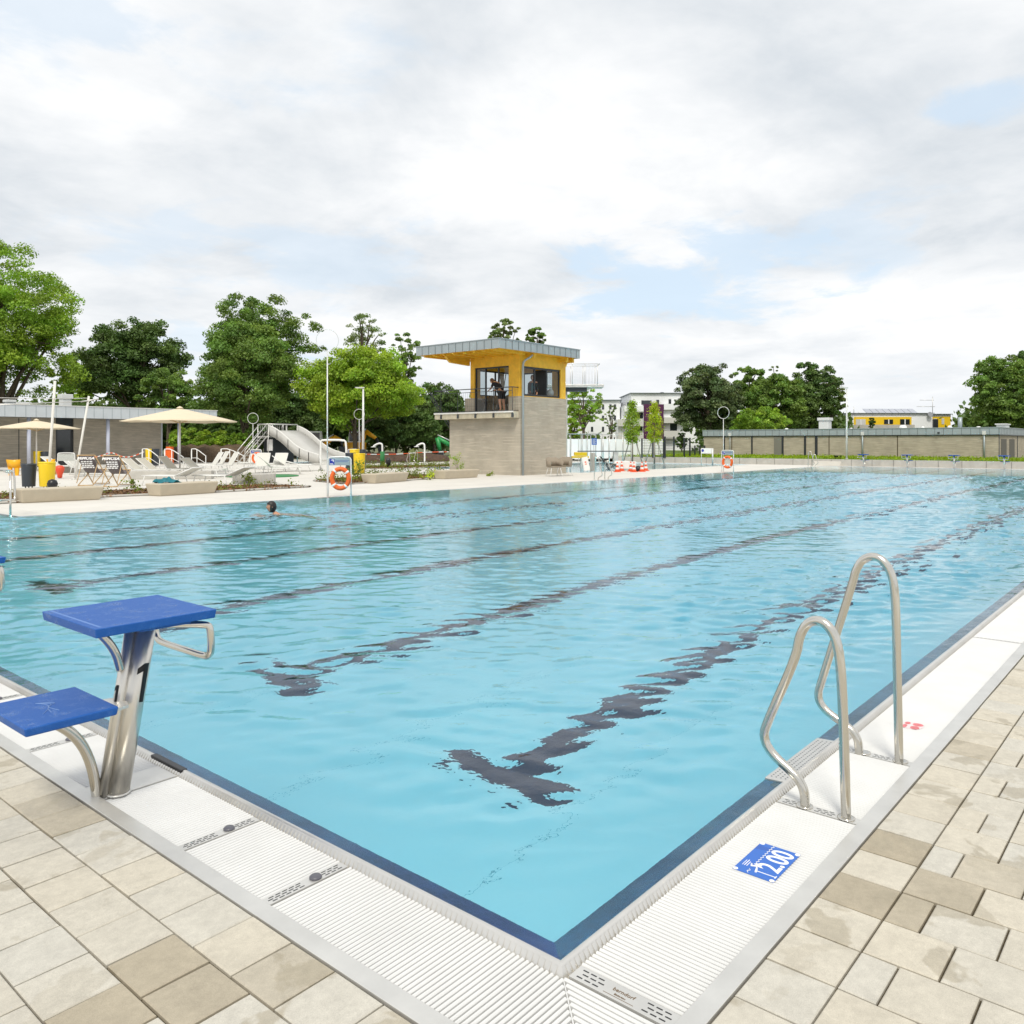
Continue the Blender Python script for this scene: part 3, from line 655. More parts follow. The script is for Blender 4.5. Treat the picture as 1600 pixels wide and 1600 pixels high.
# ================================================================== STARTING BLOCKS
def block_geom(numeral=None, label='', loc=(0,0,0), rz=0):
    b_ = thing('starting_block', label, 'starting block', loc, rz, 'starting blocks')
    # local frame: x towards the water, origin on the rim line, y across
    mb = MB(); mb.frus(.728, .766, (-.595, -.095, -.258, .258), (-.60, -.09, -.263, .263)); mb.box(-.42, -.20, -.25, .25, .720, .7285)
    pf_ = mb.build('platform', blue_board, b_, bevel=.007, seg=3)
    mb = MB(); mb.box(-.578, -.566, -.245, .245, .7655, .7668); mb.build('edge_line', M('worn_blue', (.09, .20, .50), .5), pf_)
    mb = MB(); mb.frus(.395, .430, (-.825, -.49, -.205, .205), (-.83, -.485, -.21, .21)); st_ = mb.build('step', blue_board, b_, bevel=.007, seg=3)
    mb = MB()
    for k in range(3): mb.tube(smooth_path([(-.72+.03*k, -.08, .4305), (-.68, -.03+.02*k, .4308), (-.66+.02*k, .03, .4305), (-.69, .08, .4308)], 2), .0018, 4)
    mb.build('embossed_mark', M('pale_blue_mark', (.16, .27, .52), .5), st_)
    mb = MB(); mb.tube([(-.395, 0, -.005), (-.268, 0, .735)], [.044, .044], 28); mb.build('column', steel_post, b_)
    mb = MB(); mb.tube([(-.446, .02, -.005), (-.320, .02, .735)], [.026, .026], 16); mb.build('side_tube', steel_post, b_)
    mb = MB(); mb.tube(smooth_path([(-.470, .03, -.005), (-.487, .03, .12), (-.53, .02, .235), (-.60, .01, .325), (-.70, 0, .392)], 2), .021, 12); mb.build('step_strut', steel, b_)
    mb = MB(); mb.tube(smooth_path([(-.385, .0, .52), (-.41, -.01, .60), (-.455, -.01, .67), (-.52, -.01, .735)], 2), .018, 12); mb.build('platform_strut', steel, b_)
    mb = MB(); mb.prism([(-.50, -.10), (-.385, -.075), (-.36, .0), (-.39, .075), (-.50, .10)], .372, .384); mb.build('bracket', steel_flat, b_)
    mb = MB(); mb.lathe([(.050, -.006), (.050, .002), (.045, .003)], 24, -.396, 0); mb.build('weld_collar', steel_flat, b_)
    pts = [(-.30, -.14, .716), (-.20, -.19, .708), (-.125, -.235, .700), (-.112, -.247, .690), (-.108, -.250, .60), (-.108, -.238, .568), (-.108, -.205, .553), (-.108, 0, .553),
           (-.108, .205, .553), (-.108, .238, .568), (-.108, .250, .60), (-.112, .247, .690), (-.125, .235, .700), (-.20, .19, .708), (-.30, .14, .716)]
    MB().tube(smooth_path(pts, 2), .0155, 12).build('hand_grip', steel, b_)
    if numeral:
        # wrap the numeral round the column
        ax0 = Vector((-.395, 0, -.005)); axd = (Vector((-.268, 0, .735))-ax0).normalized()
        side = Vector((0, -1, 0)); fw = side.cross(axd).normalized()*-1
        def wrap(o, phi0, h0, r, sc=1.):
            for v in o.data.vertices:
                a = phi0+v.co.x/r; p = ax0+axd*(h0+v.co.y)
                fx = Vector((axd.z, 0, -axd.x)); q = fx*math.cos(a)+Vector((0, 1, 0))*math.sin(a); v.co = p+q*(r+.0008+v.co.z)
        def one(hh, wd, phi0, h0, r, ax_):
            nb = MB(); n = 16; vs = []; fs = []; sw = wd*.52
            for i in range(n+1):
                x_ = -wd+2*wd*i/n; st_x = wd-2*sw*.98
                if x_ >= wd-2*sw*.92: lo, hi = 0, hh
                else: f_ = (x_+wd)/(2*wd-2*sw*.92); lo, hi = hh*(.70+.10*f_), hh*(.86+.14*f_)
                for y_ in (lo, hi):
                    a = phi0+x_/r; q = Vector((axd.z, 0, -axd.x))*math.cos(a)+Vector((0, 1, 0))*math.sin(a); vs.append(tuple(ax_+axd*(h0+y_)+q*(r+.0012)))
            for i in range(n): fs.append((2*i, 2*i+2, 2*i+3, 2*i+1))
            nb.add(vs, fs); return nb.build('numeral', black_ink, b_)
        one(.165, .024, R(-90), .385, .044, ax0); one(.10, .012, R(-168), .36, .0262, Vector((-.446, .02, -.005)))
    return b_
block_geom('1', 'nearest blue starting block with a black 1 on its steel column', (0, 2.03, 0))
blk2 = block_geom(None, 'blue starting block at the left picture edge, cut off by the frame', (0, 4.53, 0))
for k, lab in ((2, 'far end blue starting block near the two doorways of the low building'), (3, 'far end blue starting block, second from the right'),
               (4, 'far end blue starting block, second from the left'), (5, 'far end blue starting block closest to the tall lamp post')):
    dup(blk2, (50, 2.03+2.5*k, 0), R(180), lab)

# ================================================================== LADDERS
LAD_TALL = [(-.412, -.03), (-.412, .003), (-.401, .563), (-.395, .80), (-.372, .895), (-.318, .950), (-.252, .935), (-.215, .87), (-.203, .811), (-.056, .319), (-.030, .225), (-.065, .165), (-.185, .107), (-.226, .065), (-.232, .0), (-.232, -.03)]
LAD_LOW = [(-.413, -.03), (-.413, .002), (-.401, .445), (-.388, .645), (-.365, .725), (-.318, .768), (-.262, .755), (-.225, .69), (-.212, .60), (-.091, .313), (-.068, .235), (-.108, .172), (-.215, .108), (-.246, .06), (-.249, 0), (-.249, -.03)]
def ladder(label, loc, rz=0, plate_=True, extra=False):
    l_ = thing('pool_ladder', label, 'pool ladder', loc, rz, 'pool ladders')
    MB().tube(smooth_path([(0, y, z) for y, z in LAD_LOW], 2), .0193, 14).build('handrail', steel if plate_ else alu, l_)
    MB().tube(smooth_path([(.742, y, z) for y, z in LAD_TALL], 2), .0193, 14).build('handrail', steel if plate_ else alu, l_)
    mb = MB(); mb.add([(.15, -.108, .0092), (.79, -.108, .0092), (.79, -.012, .0030), (.15, -.012, .0030), (.15, -.108, .003), (.79, -.108, .003), (.79, -.012, -.02), (.15, -.012, -.02)],
                      [(0,1,2,3), (4,7,6,5), (0,4,5,1), (1,5,6,2), (2,6,7,3), (3,7,4,0)])
    st_ = mb.build('step_plate', steel_rim, l_, bevel=.003)
    mb = MB()
    for i in range(26):
        for j in range(4):
            y = -.095+.021*j; mb.lathe([(.0035, .0090-(y+.108)*.065), (.0035, .0099-(y+.108)*.065)], 6, .18+.0228*i, y)
    mb.build('perforation', dark_gap, st_)
    for z in (-.35, -.65, -.95):
        mb = MB(); mb.box(.10, .70, -.06, .08, z-.02, z); mb.build('rung', steel_flat, l_, bevel=.004)
    return l_
lad = ladder('near stainless steel pool ladder with one low and one tall handrail', (1.372, 0, 0))
gx, gy, _ = G(921, 750)
dup(lad, (gx+.9, 16.6, 0), R(180), 'pool ladder on the far edge in front of the white screen fence')
dup(lad, (48.6, 16.6, 0), R(180), 'pool ladder at the far corner by the concrete steps')
gx, gy, _ = G(612, 725); l4 = dup(lad, (gx+1.5, gy+.2, 0), R(0), 'pool ladder at the children pool behind the long bench')

# handrail at the step bay
hr = thing('handrail', 'bent steel handrail standing in the water at the left picture edge', 'handrail', (4.02, 16.75, 0), 0)
MB().tube(smooth_path([(-2.0, .5, .90), (.0, .5, .92), (.20, .45, .92), (.25, .40, .86), (.25, .36, .36), (.22, .32, .31), (.0, .2, .33), (-2.0, .1, .42)], 1), .021, 10).build('rail', steel, hr)
MB().tube([(.03, -.05, -.4), (.03, -.05, .88)], .021, 10).build('post', steel, hr)
MB().tube([(.03, -.05, .88), (.03, .5, .92)], .02, 8).build('crossbar', steel, hr)

# ================================================================== FAR SIDE: benches, beds
benches = [(32, 787, 157, 781, 'pale concrete bench nearest the left picture edge, in front of the bins'), (250, 776, 346, 770, 'pale concrete bench with a teal towel lying on it'),
           (588, 756, 650, 751, 'pale concrete bench to the left of the brick tower'), (696, 749, 750, 746, 'pale concrete bench touching the foot of the brick tower')]
for i, (x0, y0, x1, y1, lab) in enumerate(benches):
    a = Vector(G(x0, y0)[:2]); b_ = Vector(G(x1, y1)[:2]); d = b_-a; L = d.length; L = 1.95 if i < 2 else 2.25; ang = math.atan2(d.y, d.x)
    o = MB().frus(0, .345, (.07, L-.07, .10, .62), (0, L, 0, .70)).build('concrete_bench', bench_con, bevel=.035, seg=3)
    tag(o, lab, 'bench', 'concrete benches along the far pool edge'); o.location = (a.x, a.y, 0); o.rotation_euler = (0, 0, ang)
# towel
tx, ty, _ = G(267, 754, .36); tw = MB(); k = 14
vs = []; rr_ = random.Random(4)
for i in range(k):
    for j in range(k):
        u, v = i/(k-1)-.5, j/(k-1)-.5; r_ = math.hypot(u, v)
        vs.append((u*.62*(1+.3*math.sin(9*v)), v*.42*(1+.3*math.cos(7*u)), max(.0, .17*(1-1.7*r_)+.05*rr_.uniform(-1, 1)+.045*math.sin(14*u+5*v))))
tw.add(vs, [(i*k+j, (i+1)*k+j, (i+1)*k+j+1, i*k+j+1) for i in range(k-1) for j in range(k-1)], True)
o = tw.build('towel', towel); o.location = (tx, ty+.25, .35); m_ = o.modifiers.new('thick', 'SOLIDIFY'); m_.thickness = .015; m_ = o.modifiers.new('s', 'SUBSURF'); m_.levels = m_.render_levels = 1
tag(o, 'crumpled teal towel on the second concrete bench from the left', 'towel')

def bed(name, pts, plants, label_gc, seed, tall=.16):
    poly = [G(*p)[:2] for p in pts]
    mb = MB(); mb.prism(poly, -.01, .035); o = mb.build(name, soil); struct(o)
    kb = MB(); kb.tube([(x, y, .03) for x, y in poly], .035, 4, closed=True); o = kb.build('kerb', concrete_g); struct(o)
    global rng; rng = np.random.default_rng(seed); ax = np.array(poly); cs = []
    lo, hi = ax.min(0), ax.max(0)
    def inside(p):
        c = False; n = len(poly)
        for i in range(n):
            x1, y1 = poly[i]; x2, y2 = poly[i-1]
            if (y1 > p[1]) != (y2 > p[1]) and p[0] < (x2-x1)*(p[1]-y1)/(y2-y1)+x1: c = not c
        return c
    while len(cs) < plants:
        p = rng.uniform(lo, hi)
        if inside(p): cs.append((p[0], p[1], .04+tall*rng.random()**2))
    o = leaves('ground_cover', F_weed, None, cs, 14, .075, .035, .6, (.45, 1.2))
    mc = []
    while len(mc) < 900:
        p = rng.uniform(lo, hi)
        if inside(p): mc.append((p[0], p[1], .045))
    ch = leaves('mulch_chips', F_mulch, None, mc, 5, .10, .045, 2., (.4, 1.6), .12); ch['label'] = 'loose bark mulch '+label_gc.split(' in ')[-1]; ch['category'] = 'mulch'; ch['kind'] = 'stuff'; o['label'] = label_gc; o['category'] = 'ground cover'; o['kind'] = 'stuff'
    return o
bed('planting_bed', [(-60, 791.5), (160, 777.5), (346, 769.5), (483, 761.5), (428, 758.2), (365, 759.4), (160, 768.5), (-60, 775)], 90, 'sparse green weeds in the mulch bed between the left benches', 1)
bed('planting_bed', [(490, 752), (545, 757.5), (640, 751), (702, 746.5), (700, 743.2), (600, 742.5)], 230, 'low green plants in the bed beside the brick tower', 2, .35)
bed('planting_bed', [(572, 733.5), (701, 730.5), (701, 727.0), (572, 729.0)], 260, 'strip of low plants in front of the children pool', 3, .30)
def shrub(label, px, py, h_, w_, mat, n=14, seed=0, name='shrub', z=0., D=None):
    global rng; rng = np.random.default_rng(seed+500)
    if D: x, y = P(px, D)
    else: x, y, D = G(px, py, z)
    t = thing(name, label, 'shrub', (x, y, z), 0, 'shrubs in the planting beds')
    c = np.column_stack([rng.normal(size=n)*w_*.32, rng.normal(size=n)*w_*.32, rng.uniform(.12, 1, n)*h_])
    leaves('foliage', mat, t, c, 22, max(.05, w_*.14), max(.035, w_*.06), .4)
    mb = MB()
    for i in range(5): mb.tube([(0, 0, -.03), tuple(c[i]*.9)], [.012, .005], 5)
    mb.build('stem', bark, t); return t
shrub('small pale green shrub in the left bed before the curved wall', 388, 758, .42, .35, F_weed, 10, 1)
shrub('tall grassy weed by the left bed, next to the deckchairs', 210, 766, .30, .28, F_weed, 8, 2)
shrub('dark green shrub beside the yellow bin', 558, 750, .75, .6, F_mid, 18, 3)
shrub('light green shrub behind the rear pool ladders', 645, 718, .9, 1.0, F_weed, 16, 4, D=62)
shrub('green shrub against the brick tower wall', 717, 741, .95, .5, F_bright, 16, 5)
shrub('yellow flowering weed between the two right benches', 672, 750, .35, .5, F_yel, 8, 6)
shrub('small weed at the foot of the tower right of the bench', 762, 744, .22, .35, F_weed, 6, 7)

# ================================================================== BRICK TOWER
TX, TY = 26.41, 22.04
tw_ = thing('lifeguard_tower', 'grey brick lifeguard tower with yellow wooden cabin and flat zinc roof', 'tower')
mb = MB(); mb.box(TX+.02, 29.89, TY, 26.49, -.05, 2.60); mb.build('lower_wall', brick_t, tw_)
TE = 29.89; TN = 25.10; WI = .25
def wall_u(mb, x0, x1, y0, y1, z0, z1, holes):       # wall in the Y-Z plane with openings (y0,y1,z0,z1)
    ys = sorted({y0, y1}|{h[0] for h in holes}|{h[1] for h in holes}); zs = sorted({z0, z1}|{h[2] for h in holes}|{h[3] for h in holes})
    for a, b_ in zip(ys[:-1], ys[1:]):
        for c, d in zip(zs[:-1], zs[1:]):
            if not any(h[0] <= (a+b_)/2 <= h[1] and h[2] <= (c+d)/2 <= h[3] for h in holes): mb.box(x0, x1, a, b_, c, d)
def wall_v(mb, x0, x1, y0, y1, z0, z1, holes):
    xs = sorted({x0, x1}|{h[0] for h in holes}|{h[1] for h in holes}); zs = sorted({z0, z1}|{h[2] for h in holes}|{h[3] for h in holes})
    for a, b_ in zip(xs[:-1], xs[1:]):
        for c, d in zip(zs[:-1], zs[1:]):
            if not any(h[0] <= (a+b_)/2 <= h[1] and h[2] <= (c+d)/2 <= h[3] for h in holes): mb.box(a, b_, y0, y1, c, d)
DZ0, DZ1, ZB, ZY = 2.90, 4.99, 3.575, 5.55
dY0, dY1 = 22.72, 24.84; wX0, wX1 = 26.62, 29.46; wZ0, wZ1 = 3.60, 4.95
mb = MB()
wall_u(mb, TX, TX+WI, TY, TN+.35, 2.60, ZB, [(dY0, dY1, DZ0, ZB)]); wall_v(mb, TX+WI, TE, TY, TY+WI, 2.60, ZB, [])
wall_u(mb, TE-WI, TE, TY+WI, TN+.35, 2.60, ZB, []); wall_v(mb, TX+WI, TE-WI, TN+.10, TN+.35, 2.60, ZB, [])
mb.build('upper_wall', brick_t, tw_)
mb = MB(); e = .015
wall_u(mb, TX+e, TX+WI, TY+e, TN, ZB, ZY, [(dY0, dY1, ZB, DZ1)]); wall_v(mb, TX+WI, TE-WI, TY+e, TY+WI, ZB, ZY, [(TX+WI, wX1, wZ0, wZ1)])
wall_u(mb, TE-WI, TE-e, TY+e, TN, ZB, ZY, [(22.7, 24.6, 3.7, 4.95)]); wall_v(mb, TX+WI, TE-WI, TN-.2, TN, ZB, ZY, [(26.9, 29.3, 3.7, 4.95)])
mb.build('cabin_wall', yellow_wood, tw_)
mb = MB(); mb.box(TX+e-.004, TX+WI+.2, dY1-.0, TN+e, ZB-.03, ZB+.0)
MB().box(TX+WI, TE-WI, TY+WI, TN+.1, 2.60, 2.89).build('cabin_floor', grey_wall, tw_)
def window(parent, plane, a0, a1, z0, z1, at_, mull, glass=gl, fr=.07, dep=.06, name='window', panes=None):
    """plane 'u': opening in a Y-Z wall at x=at_; 'v': in an X-Z wall at y=at_"""
    mb = MB()
    def bx(p0, p1, c0, c1, d=0.): mb.box(*((at_-d, at_+dep+d, p0, p1) if plane == 'u' else (p0, p1, at_-d, at_+dep+d)), c0, c1)
    bx(a0, a0+fr, z0, z1); bx(a1-fr, a1, z0, z1); bx(a0+fr, a1-fr, z0, z0+fr); bx(a0+fr, a1-fr, z1-fr, z1)
    for m_ in mull: bx(m_-fr*.5, m_+fr*.5, z0+fr, z1-fr, .004)
    f = mb.build(name, anthr, parent, bevel=.006)
    q = at_+dep*.5
    spans = panes or [(a0+fr*.5, a1-fr*.5)]
    for (g0, g1) in spans:
        g_ = MB()
        if plane == 'u': g_.add([(q, g0, z0+fr*.5), (q, g1, z0+fr*.5), (q, g1, z1-fr*.5), (q, g0, z1-fr*.5)], [(3,2,1,0)])
        else: g_.add([(g0, q, z0+fr*.5), (g1, q, z0+fr*.5), (g1, q, z1-fr*.5), (g0, q, z1-fr*.5)], [(0,1,2,3)])
        g_.build('pane', glass, f)
    return f
window(tw_, 'u', dY0, dY1, DZ0, DZ1, TX+.08, [23.4, 24.2], name='door', panes=[(22.75, 23.05), (24.2, 24.8)])
window(tw_, 'v', TX+WI+.0, wX1, wZ0, wZ1, TY+.06, [27.55, 28.45], name='window', fr=.09, panes=[(26.7, 27.55), (28.45, 29.4)])
MB().box(28.55, 28.62, TY+.25, TY+.95, wZ0+.05, wZ1-.05).build('open_sash', anthr, tw_)
window(tw_, 'u', 22.7, 24.6, 3.7, 4.95, TE-.15, [23.6]); window(tw_, 'v', 26.9, 29.3, 3.7, 4.95, TN-.12, [28.1])
MB().lathe([(.01, 0), (.15, .04), (.17, .18), (.13, .30), (.03, .36)], 14, 29.1, TY+.35).build('lamp_globe', pale_glass, tw_, loc=(0, 0, wZ0+.08))
# roof
RX0, RY0, RX1, RY1 = 24.3, 21.44, 30.19, 26.58
mb = MB(); mb.box(RX0+.05, RX1-.05, RY0+.05, RY1-.05, 5.56, 5.86); mb.build('roof', zinc_dk, tw_)
ZT, ZBf = 5.92, 5.515
mb = MB(); mb.box(RX0, RX0+.045, RY0, RY1, ZBf, ZT); mb.box(RX1-.045, RX1, RY0, RY1, ZBf, ZT); mb.box(RX0+.045, RX1-.045, RY0, RY0+.045, ZBf, ZT); mb.box(RX0+.045, RX1-.045, RY1-.045, RY1, ZBf, ZT)
fc = mb.build('fascia', zinc, tw_)
y = RY0
while y < RY1-.5: y += .43; MB().box(RX0-.012, RX0+.001, y-.012, y+.012, ZBf, ZT-.03).build('seam', zinc_dk, fc)
x = RX0
while x < RX1-.5: x += .43; MB().box(x-.012, x+.012, RY0-.012, RY0+.001, ZBf, ZT-.03).build('seam', zinc_dk, fc)
mb = MB(); mb.box(RX0-.03, RX1+.03, RY0-.03, RY1+.03, ZT, ZT+.03); mb.build('coping', zinc, fc)
mb = MB(); mb.box(RX0+.05, RX1-.05, RY0+.05, RY1-.05, 5.535, 5.558); mb.build('soffit', yellow_wood, tw_)
for y in np.arange(RY0+.35, RY1-.1, .62): MB().box(RX0+.12, TX+.01, y-.04, y+.04, 5.42, 5.535).build('rafter', yellow_wood, tw_)
for y0, y1 in ((TN+.04, TN+.18),): MB().prism([(RX0+.55, 5.43), (RX0+.85, 5.18), (TX+.02, 5.12), (TX+.02, 5.53), (RX0+.55, 5.53)], y0, y1, ax='y').build('beam', yellow_wood, tw_)
for x0 in (TX+.5, TE-.05, TE-.5): MB().box(x0-.07, x0+.07, RY0+.14, TY+.02, 5.30, 5.535).build('rafter', yellow_wood, tw_)
MB().prism([(TE-.02, 5.12), (TE+.02, 5.12), (RX1-.12, 5.38), (RX1-.12, 5.53), (TE-.02, 5.53)], TY+.02, TY+.14, ax='y').build('beam', yellow_wood, tw_)
MB().tube(smooth_path([(26.95, 21.62, 5.52), (26.80, 21.72, 5.36), (26.56, 21.96, 5.15), (26.52, 21.96, 4.9), (26.52, 21.96, 4.5)], 1)+[Vector((26.52, 21.96, 0.0))], .05, 10).build('downpipe', zinc, tw_)
# balcony
mb = MB(); mb.box(26.02, TX+.019, 22.12, 27.10, 2.601, 2.88); mb.box(TX+.019, TX+.6, 25.46, 27.10, 2.601, 2.88); mb.build('balcony_slab', M('weathered_slab', (.55, .50, .38), .85, var=(5, .15)), tw_)
mb = MB(); mb.box(25.97, 26.019, 22.10, 27.12, 2.835, 2.90); mb.build('slab_nosing', white_paint, tw_)
rl = MB(); x = 25.99
mb = MB(); mb.tube([(x, 22.14, 3.97), (x, 27.10, 3.97)], .024, 6); mb.tube([(x, 22.14, 3.82), (x, 27.10, 3.82)], .014, 6); mb.tube([(x, 22.14, 2.93), (x, 27.10, 2.93)], .016, 6)
mb.tube([(x, 22.14, 3.97), (TX, 22.14, 3.97)], .024, 6); mb.tube([(x, 22.14, 2.93), (TX, 22.14, 2.93)], .016, 6); mb.tube([(x, 27.10, 3.97), (TX+.5, 27.10, 3.97)], .022, 6); mb.tube([(x, 27.10, 2.93), (TX+.5, 27.10, 2.93)], .015, 6)
y = 22.14; i = 0
while y <= 27.11:
    big = i % 9 == 0; mb.tube([(x, y, 2.62 if big else 2.93), (x, y, 3.97 if big else 3.82)], .022 if big else .0042, 4)
    if big: mb.box(x-.03, x+.06, y-.04, y+.04, 2.62, 2.80)
    y += .125; i += 1
for xx in np.arange(x+.12, TX, .11): mb.tube([(xx, 22.14, 2.93), (xx, 22.14, 3.97)], .0042, 4); mb.tube([(xx, 27.10, 2.93), (xx, 27.10, 3.97)], .0042, 4)
for xx in (TX+.5,): mb.tube([(xx, 25.6, 3.9), (xx+.8, 25.6, 2.6)], .02, 5)
mb.tube([(25.9, 27.3, 3.9), (28.6, 27.3, .9)], .03, 6); mb.tube([(25.9, 27.3, 3.7), (28.6, 27.3, .7)], .02, 6)
mb.build('railing', anthr_rail, tw_)
# armchairs on the balcony and by the tower
def armchair(label, loc, rz, g='armchairs by the tower'):
    c = thing('armchair', label, 'armchair', loc, rz, g); rat = bpy.data.materials.get('taupe_shell') or M('taupe_shell', (.30, .25, .19), .7, var=(40, .15))
    mb = MB(); mb.frus(.40, .45, (-.24, .24, -.24, .22), (-.27, .27, -.27, .25)); mb.build('seat', rat, c, bevel=.02)
    mb = MB()
    pr = [(-.29, .28), (-.30, .0), (-.27, -.24), (-.15, -.30), (.15, -.30), (.27, -.24), (.30, 0), (.29, .28)]
    vs = [(a, b_, .43) for a, b_ in pr]+[(a*1.1, b_*1.08, z) for (a, b_), z in zip(pr, (.66, .68, .78, .84, .84, .78, .68, .66))]
    mb.add(vs, [(i, i+1, 9+i, 8+i) for i in range(7)], True); o = mb.build('backrest', rat, c); m_ = o.modifiers.new('t', 'SOLIDIFY'); m_.thickness = .03
    for a in (-1, 1):
        for b_ in (-1, 1): MB().tube([(a*.20, b_*.18, .42), (a*.29, b_*.27, 0)], .012, 6).build('leg', white_paint, c)
    return c
x, y, _ = G(866, 744.5); ac = armchair('left one of two taupe armchairs at the right foot of the tower', (x, y, 0), FACE+R(200))
x, y, _ = G(880, 743.5); dup(ac, (x+.1, y, 0), FACE+R(160), 'right one of two taupe armchairs at the right foot of the tower')
dup(ac, (TX+.75, 24.45, 2.89), R(100), 'olive chair inside the cabin door to the left of the bending person'); dup(ac, (TX+.75, 23.75, 2.89), R(60), 'olive chair inside the cabin door next to the bending person')

# ================================================================== PEOPLE
def skinned(name, verts, edges, rad, mat, parent, sub=2):
    me = bpy.data.meshes.new(name); me.from_pydata(verts, edges, []); o = bpy.data.objects.new(name, me); COL.objects.link(o)
    o.modifiers.new('skin', 'SKIN'); sv = me.skin_vertices[0].data
    for i, r_ in enumerate(rad):
        sv[i].radius = r_ if isinstance(r_, tuple) else (r_, r_); sv[i].use_root = (i == 0)
    s_ = o.modifiers.new('sub', 'SUBSURF'); s_.levels = s_.render_levels = sub; bpy.context.view_layer.update()
    m2 = bpy.data.meshes.new_from_object(o.evaluated_get(bpy.context.evaluated_depsgraph_get())); bpy.data.objects.remove(o)
    m2.materials.clear(); m2.materials.append(mat); m2.polygons.foreach_set('use_smooth', [True]*len(m2.polygons)); m2.name = name
    q = bpy.data.objects.new(name, m2); COL.objects.link(q); q.parent = parent; return q
def hand(J, E, Rd, wi, d, up, s=1.):
    d = Vector(d).normalized(); up = Vector(up).normalized(); sd = d.cross(up)
    w = Vector(J[wi]); k = len(J); J.append(tuple(w+d*.06*s)); Rd.append((.030*s, .016*s)); E.append((wi, k))
    for i, (o_, L) in enumerate(((-.027, .075), (-.009, .085), (.009, .08), (.026, .065))):
        a = len(J); b0 = w+d*.085*s+sd*o_*s; J += [tuple(b0), tuple(b0+d*L*.5*s-up*.008), tuple(b0+d*L*.9*s-up*.028)]; Rd += [.009*s, .008*s, .007*s]; E += [(k, a), (a, a+1), (a+1, a+2)]
    a = len(J); b0 = w+d*.03*s-sd*.03*s; J += [tuple(b0), tuple(b0+d*.035*s-sd*.02*s)]; Rd += [.011*s, .009*s]; E += [(wi, a), (a, a+1)]
def head_mesh(name, mat, parent, c, fwd, up=(0,0,1), s=1.):
    f = Vector(fwd).normalized(); u_ = Vector(up); u_ = (u_-f*u_.dot(f)).normalized(); sd = f.cross(u_); vs = []; fs = []; n, m = 20, 14
    for i in range(m+1):
        th = math.pi*i/m
        for j in range(n):
            ph = 2*math.pi*j/n; a, b_, z = math.sin(th)*math.cos(ph), math.sin(th)*math.sin(ph), math.cos(th)
            rx, ry, rz_ = .098, .076, .118
            x_, y_, z_ = a*rx, b_*ry, z*rz_
            if z < 0: y_ *= 1-.28*(-z); x_ = x_*(1-.12*(-z)) if a < 0 else x_*(1-.05*(-z))
            if a > .93 and -.45 < z < .1: x_ += .018           # nose
            if a > .85 and .08 < z < .3 and abs(b_) > .15: x_ -= .008   # eye sockets
            vs.append(tuple(Vector(c)+(f*x_+sd*y_+u_*z_)*s))
    for i in range(m):
        for j in range(n): fs.append((i*n+j, (i+1)*n+j, (i+1)*n+(j+1)%n, i*n+(j+1)%n))
    return vs, fs, f, sd, u_
def person(label, loc, rz, J, E, Rd, headc, fwd, clothes, hair, hairmode='short', s=1.):
    p = thing('person', label, 'person', loc, rz); 
    body = skinned('body', J, E, Rd, skin_m, p)
    vs, fs, f, sd, u_ = head_mesh('head', skin_m, p, headc, fwd, s=s)
    mb = MB(); mb.add(vs, fs, True)
    # merge the head into the body mesh so the figure stays one mesh
    for e_ in (-1, 1): mb.tube([Vector(headc)+sd*.074*e_*s-f*.01, Vector(headc)+sd*.09*e_*s-f*.018+u_*.01], [.022*s, .012*s], 8)
    nv = len(body.data.vertices); av = [tuple(v.co) for v in body.data.vertices]+mb.v; af = [tuple(q.vertices) for q in body.data.polygons]+[tuple(nv+i for i in q) for q in mb.f]
    me = bpy.data.meshes.new('body'); me.from_pydata(av, [], af); me.materials.append(skin_m); me.polygons.foreach_set('use_smooth', [True]*len(me.polygons)); body.data = me
    hb = MB(); hv = []; keep = {}
    vs2, fs2, *_ = head_mesh('h', hair, p, headc, fwd, s=s*1.09)
    hf = []
    for q in fs2:
        cc = sum((Vector(vs2[i]) for i in q), Vector())/4-Vector(headc); fx, uz = cc.dot(f)/s, cc.dot(u_)/s
        lim = .045 if fx > .02 else (-.02 if fx > -.03 else -.085)
        if hairmode == 'long': lim = .045 if fx > .03 else -.12
        if uz > lim: hf.append(q)
    hb.add(vs2, hf, True); ho = hb.build('hair', hair, p); m_ = ho.modifiers.new('t', 'SOLIDIFY'); m_.thickness = .012*s
    eb = MB()
    for e_ in (-1, 1):
        c_e = Vector(headc)+f*.088*s+sd*.032*e_*s+u_*.016*s; eb.tube([c_e-f*.006, c_e+f*.004], [.011*s, .006*s], 8)
    eb.tube([Vector(headc)+f*.09*s-u_*.055*s-sd*.022*s, Vector(headc)+f*.096*s-u_*.056*s, Vector(headc)+f*.09*s-u_*.055*s+sd*.022*s], .005*s, 5)
    eb.build('eyes_and_mouth', hair_dk, p)
    for (nm, mat, cv, ce, cr) in clothes: skinned(nm, cv, ce, cr, mat, p)
    return p
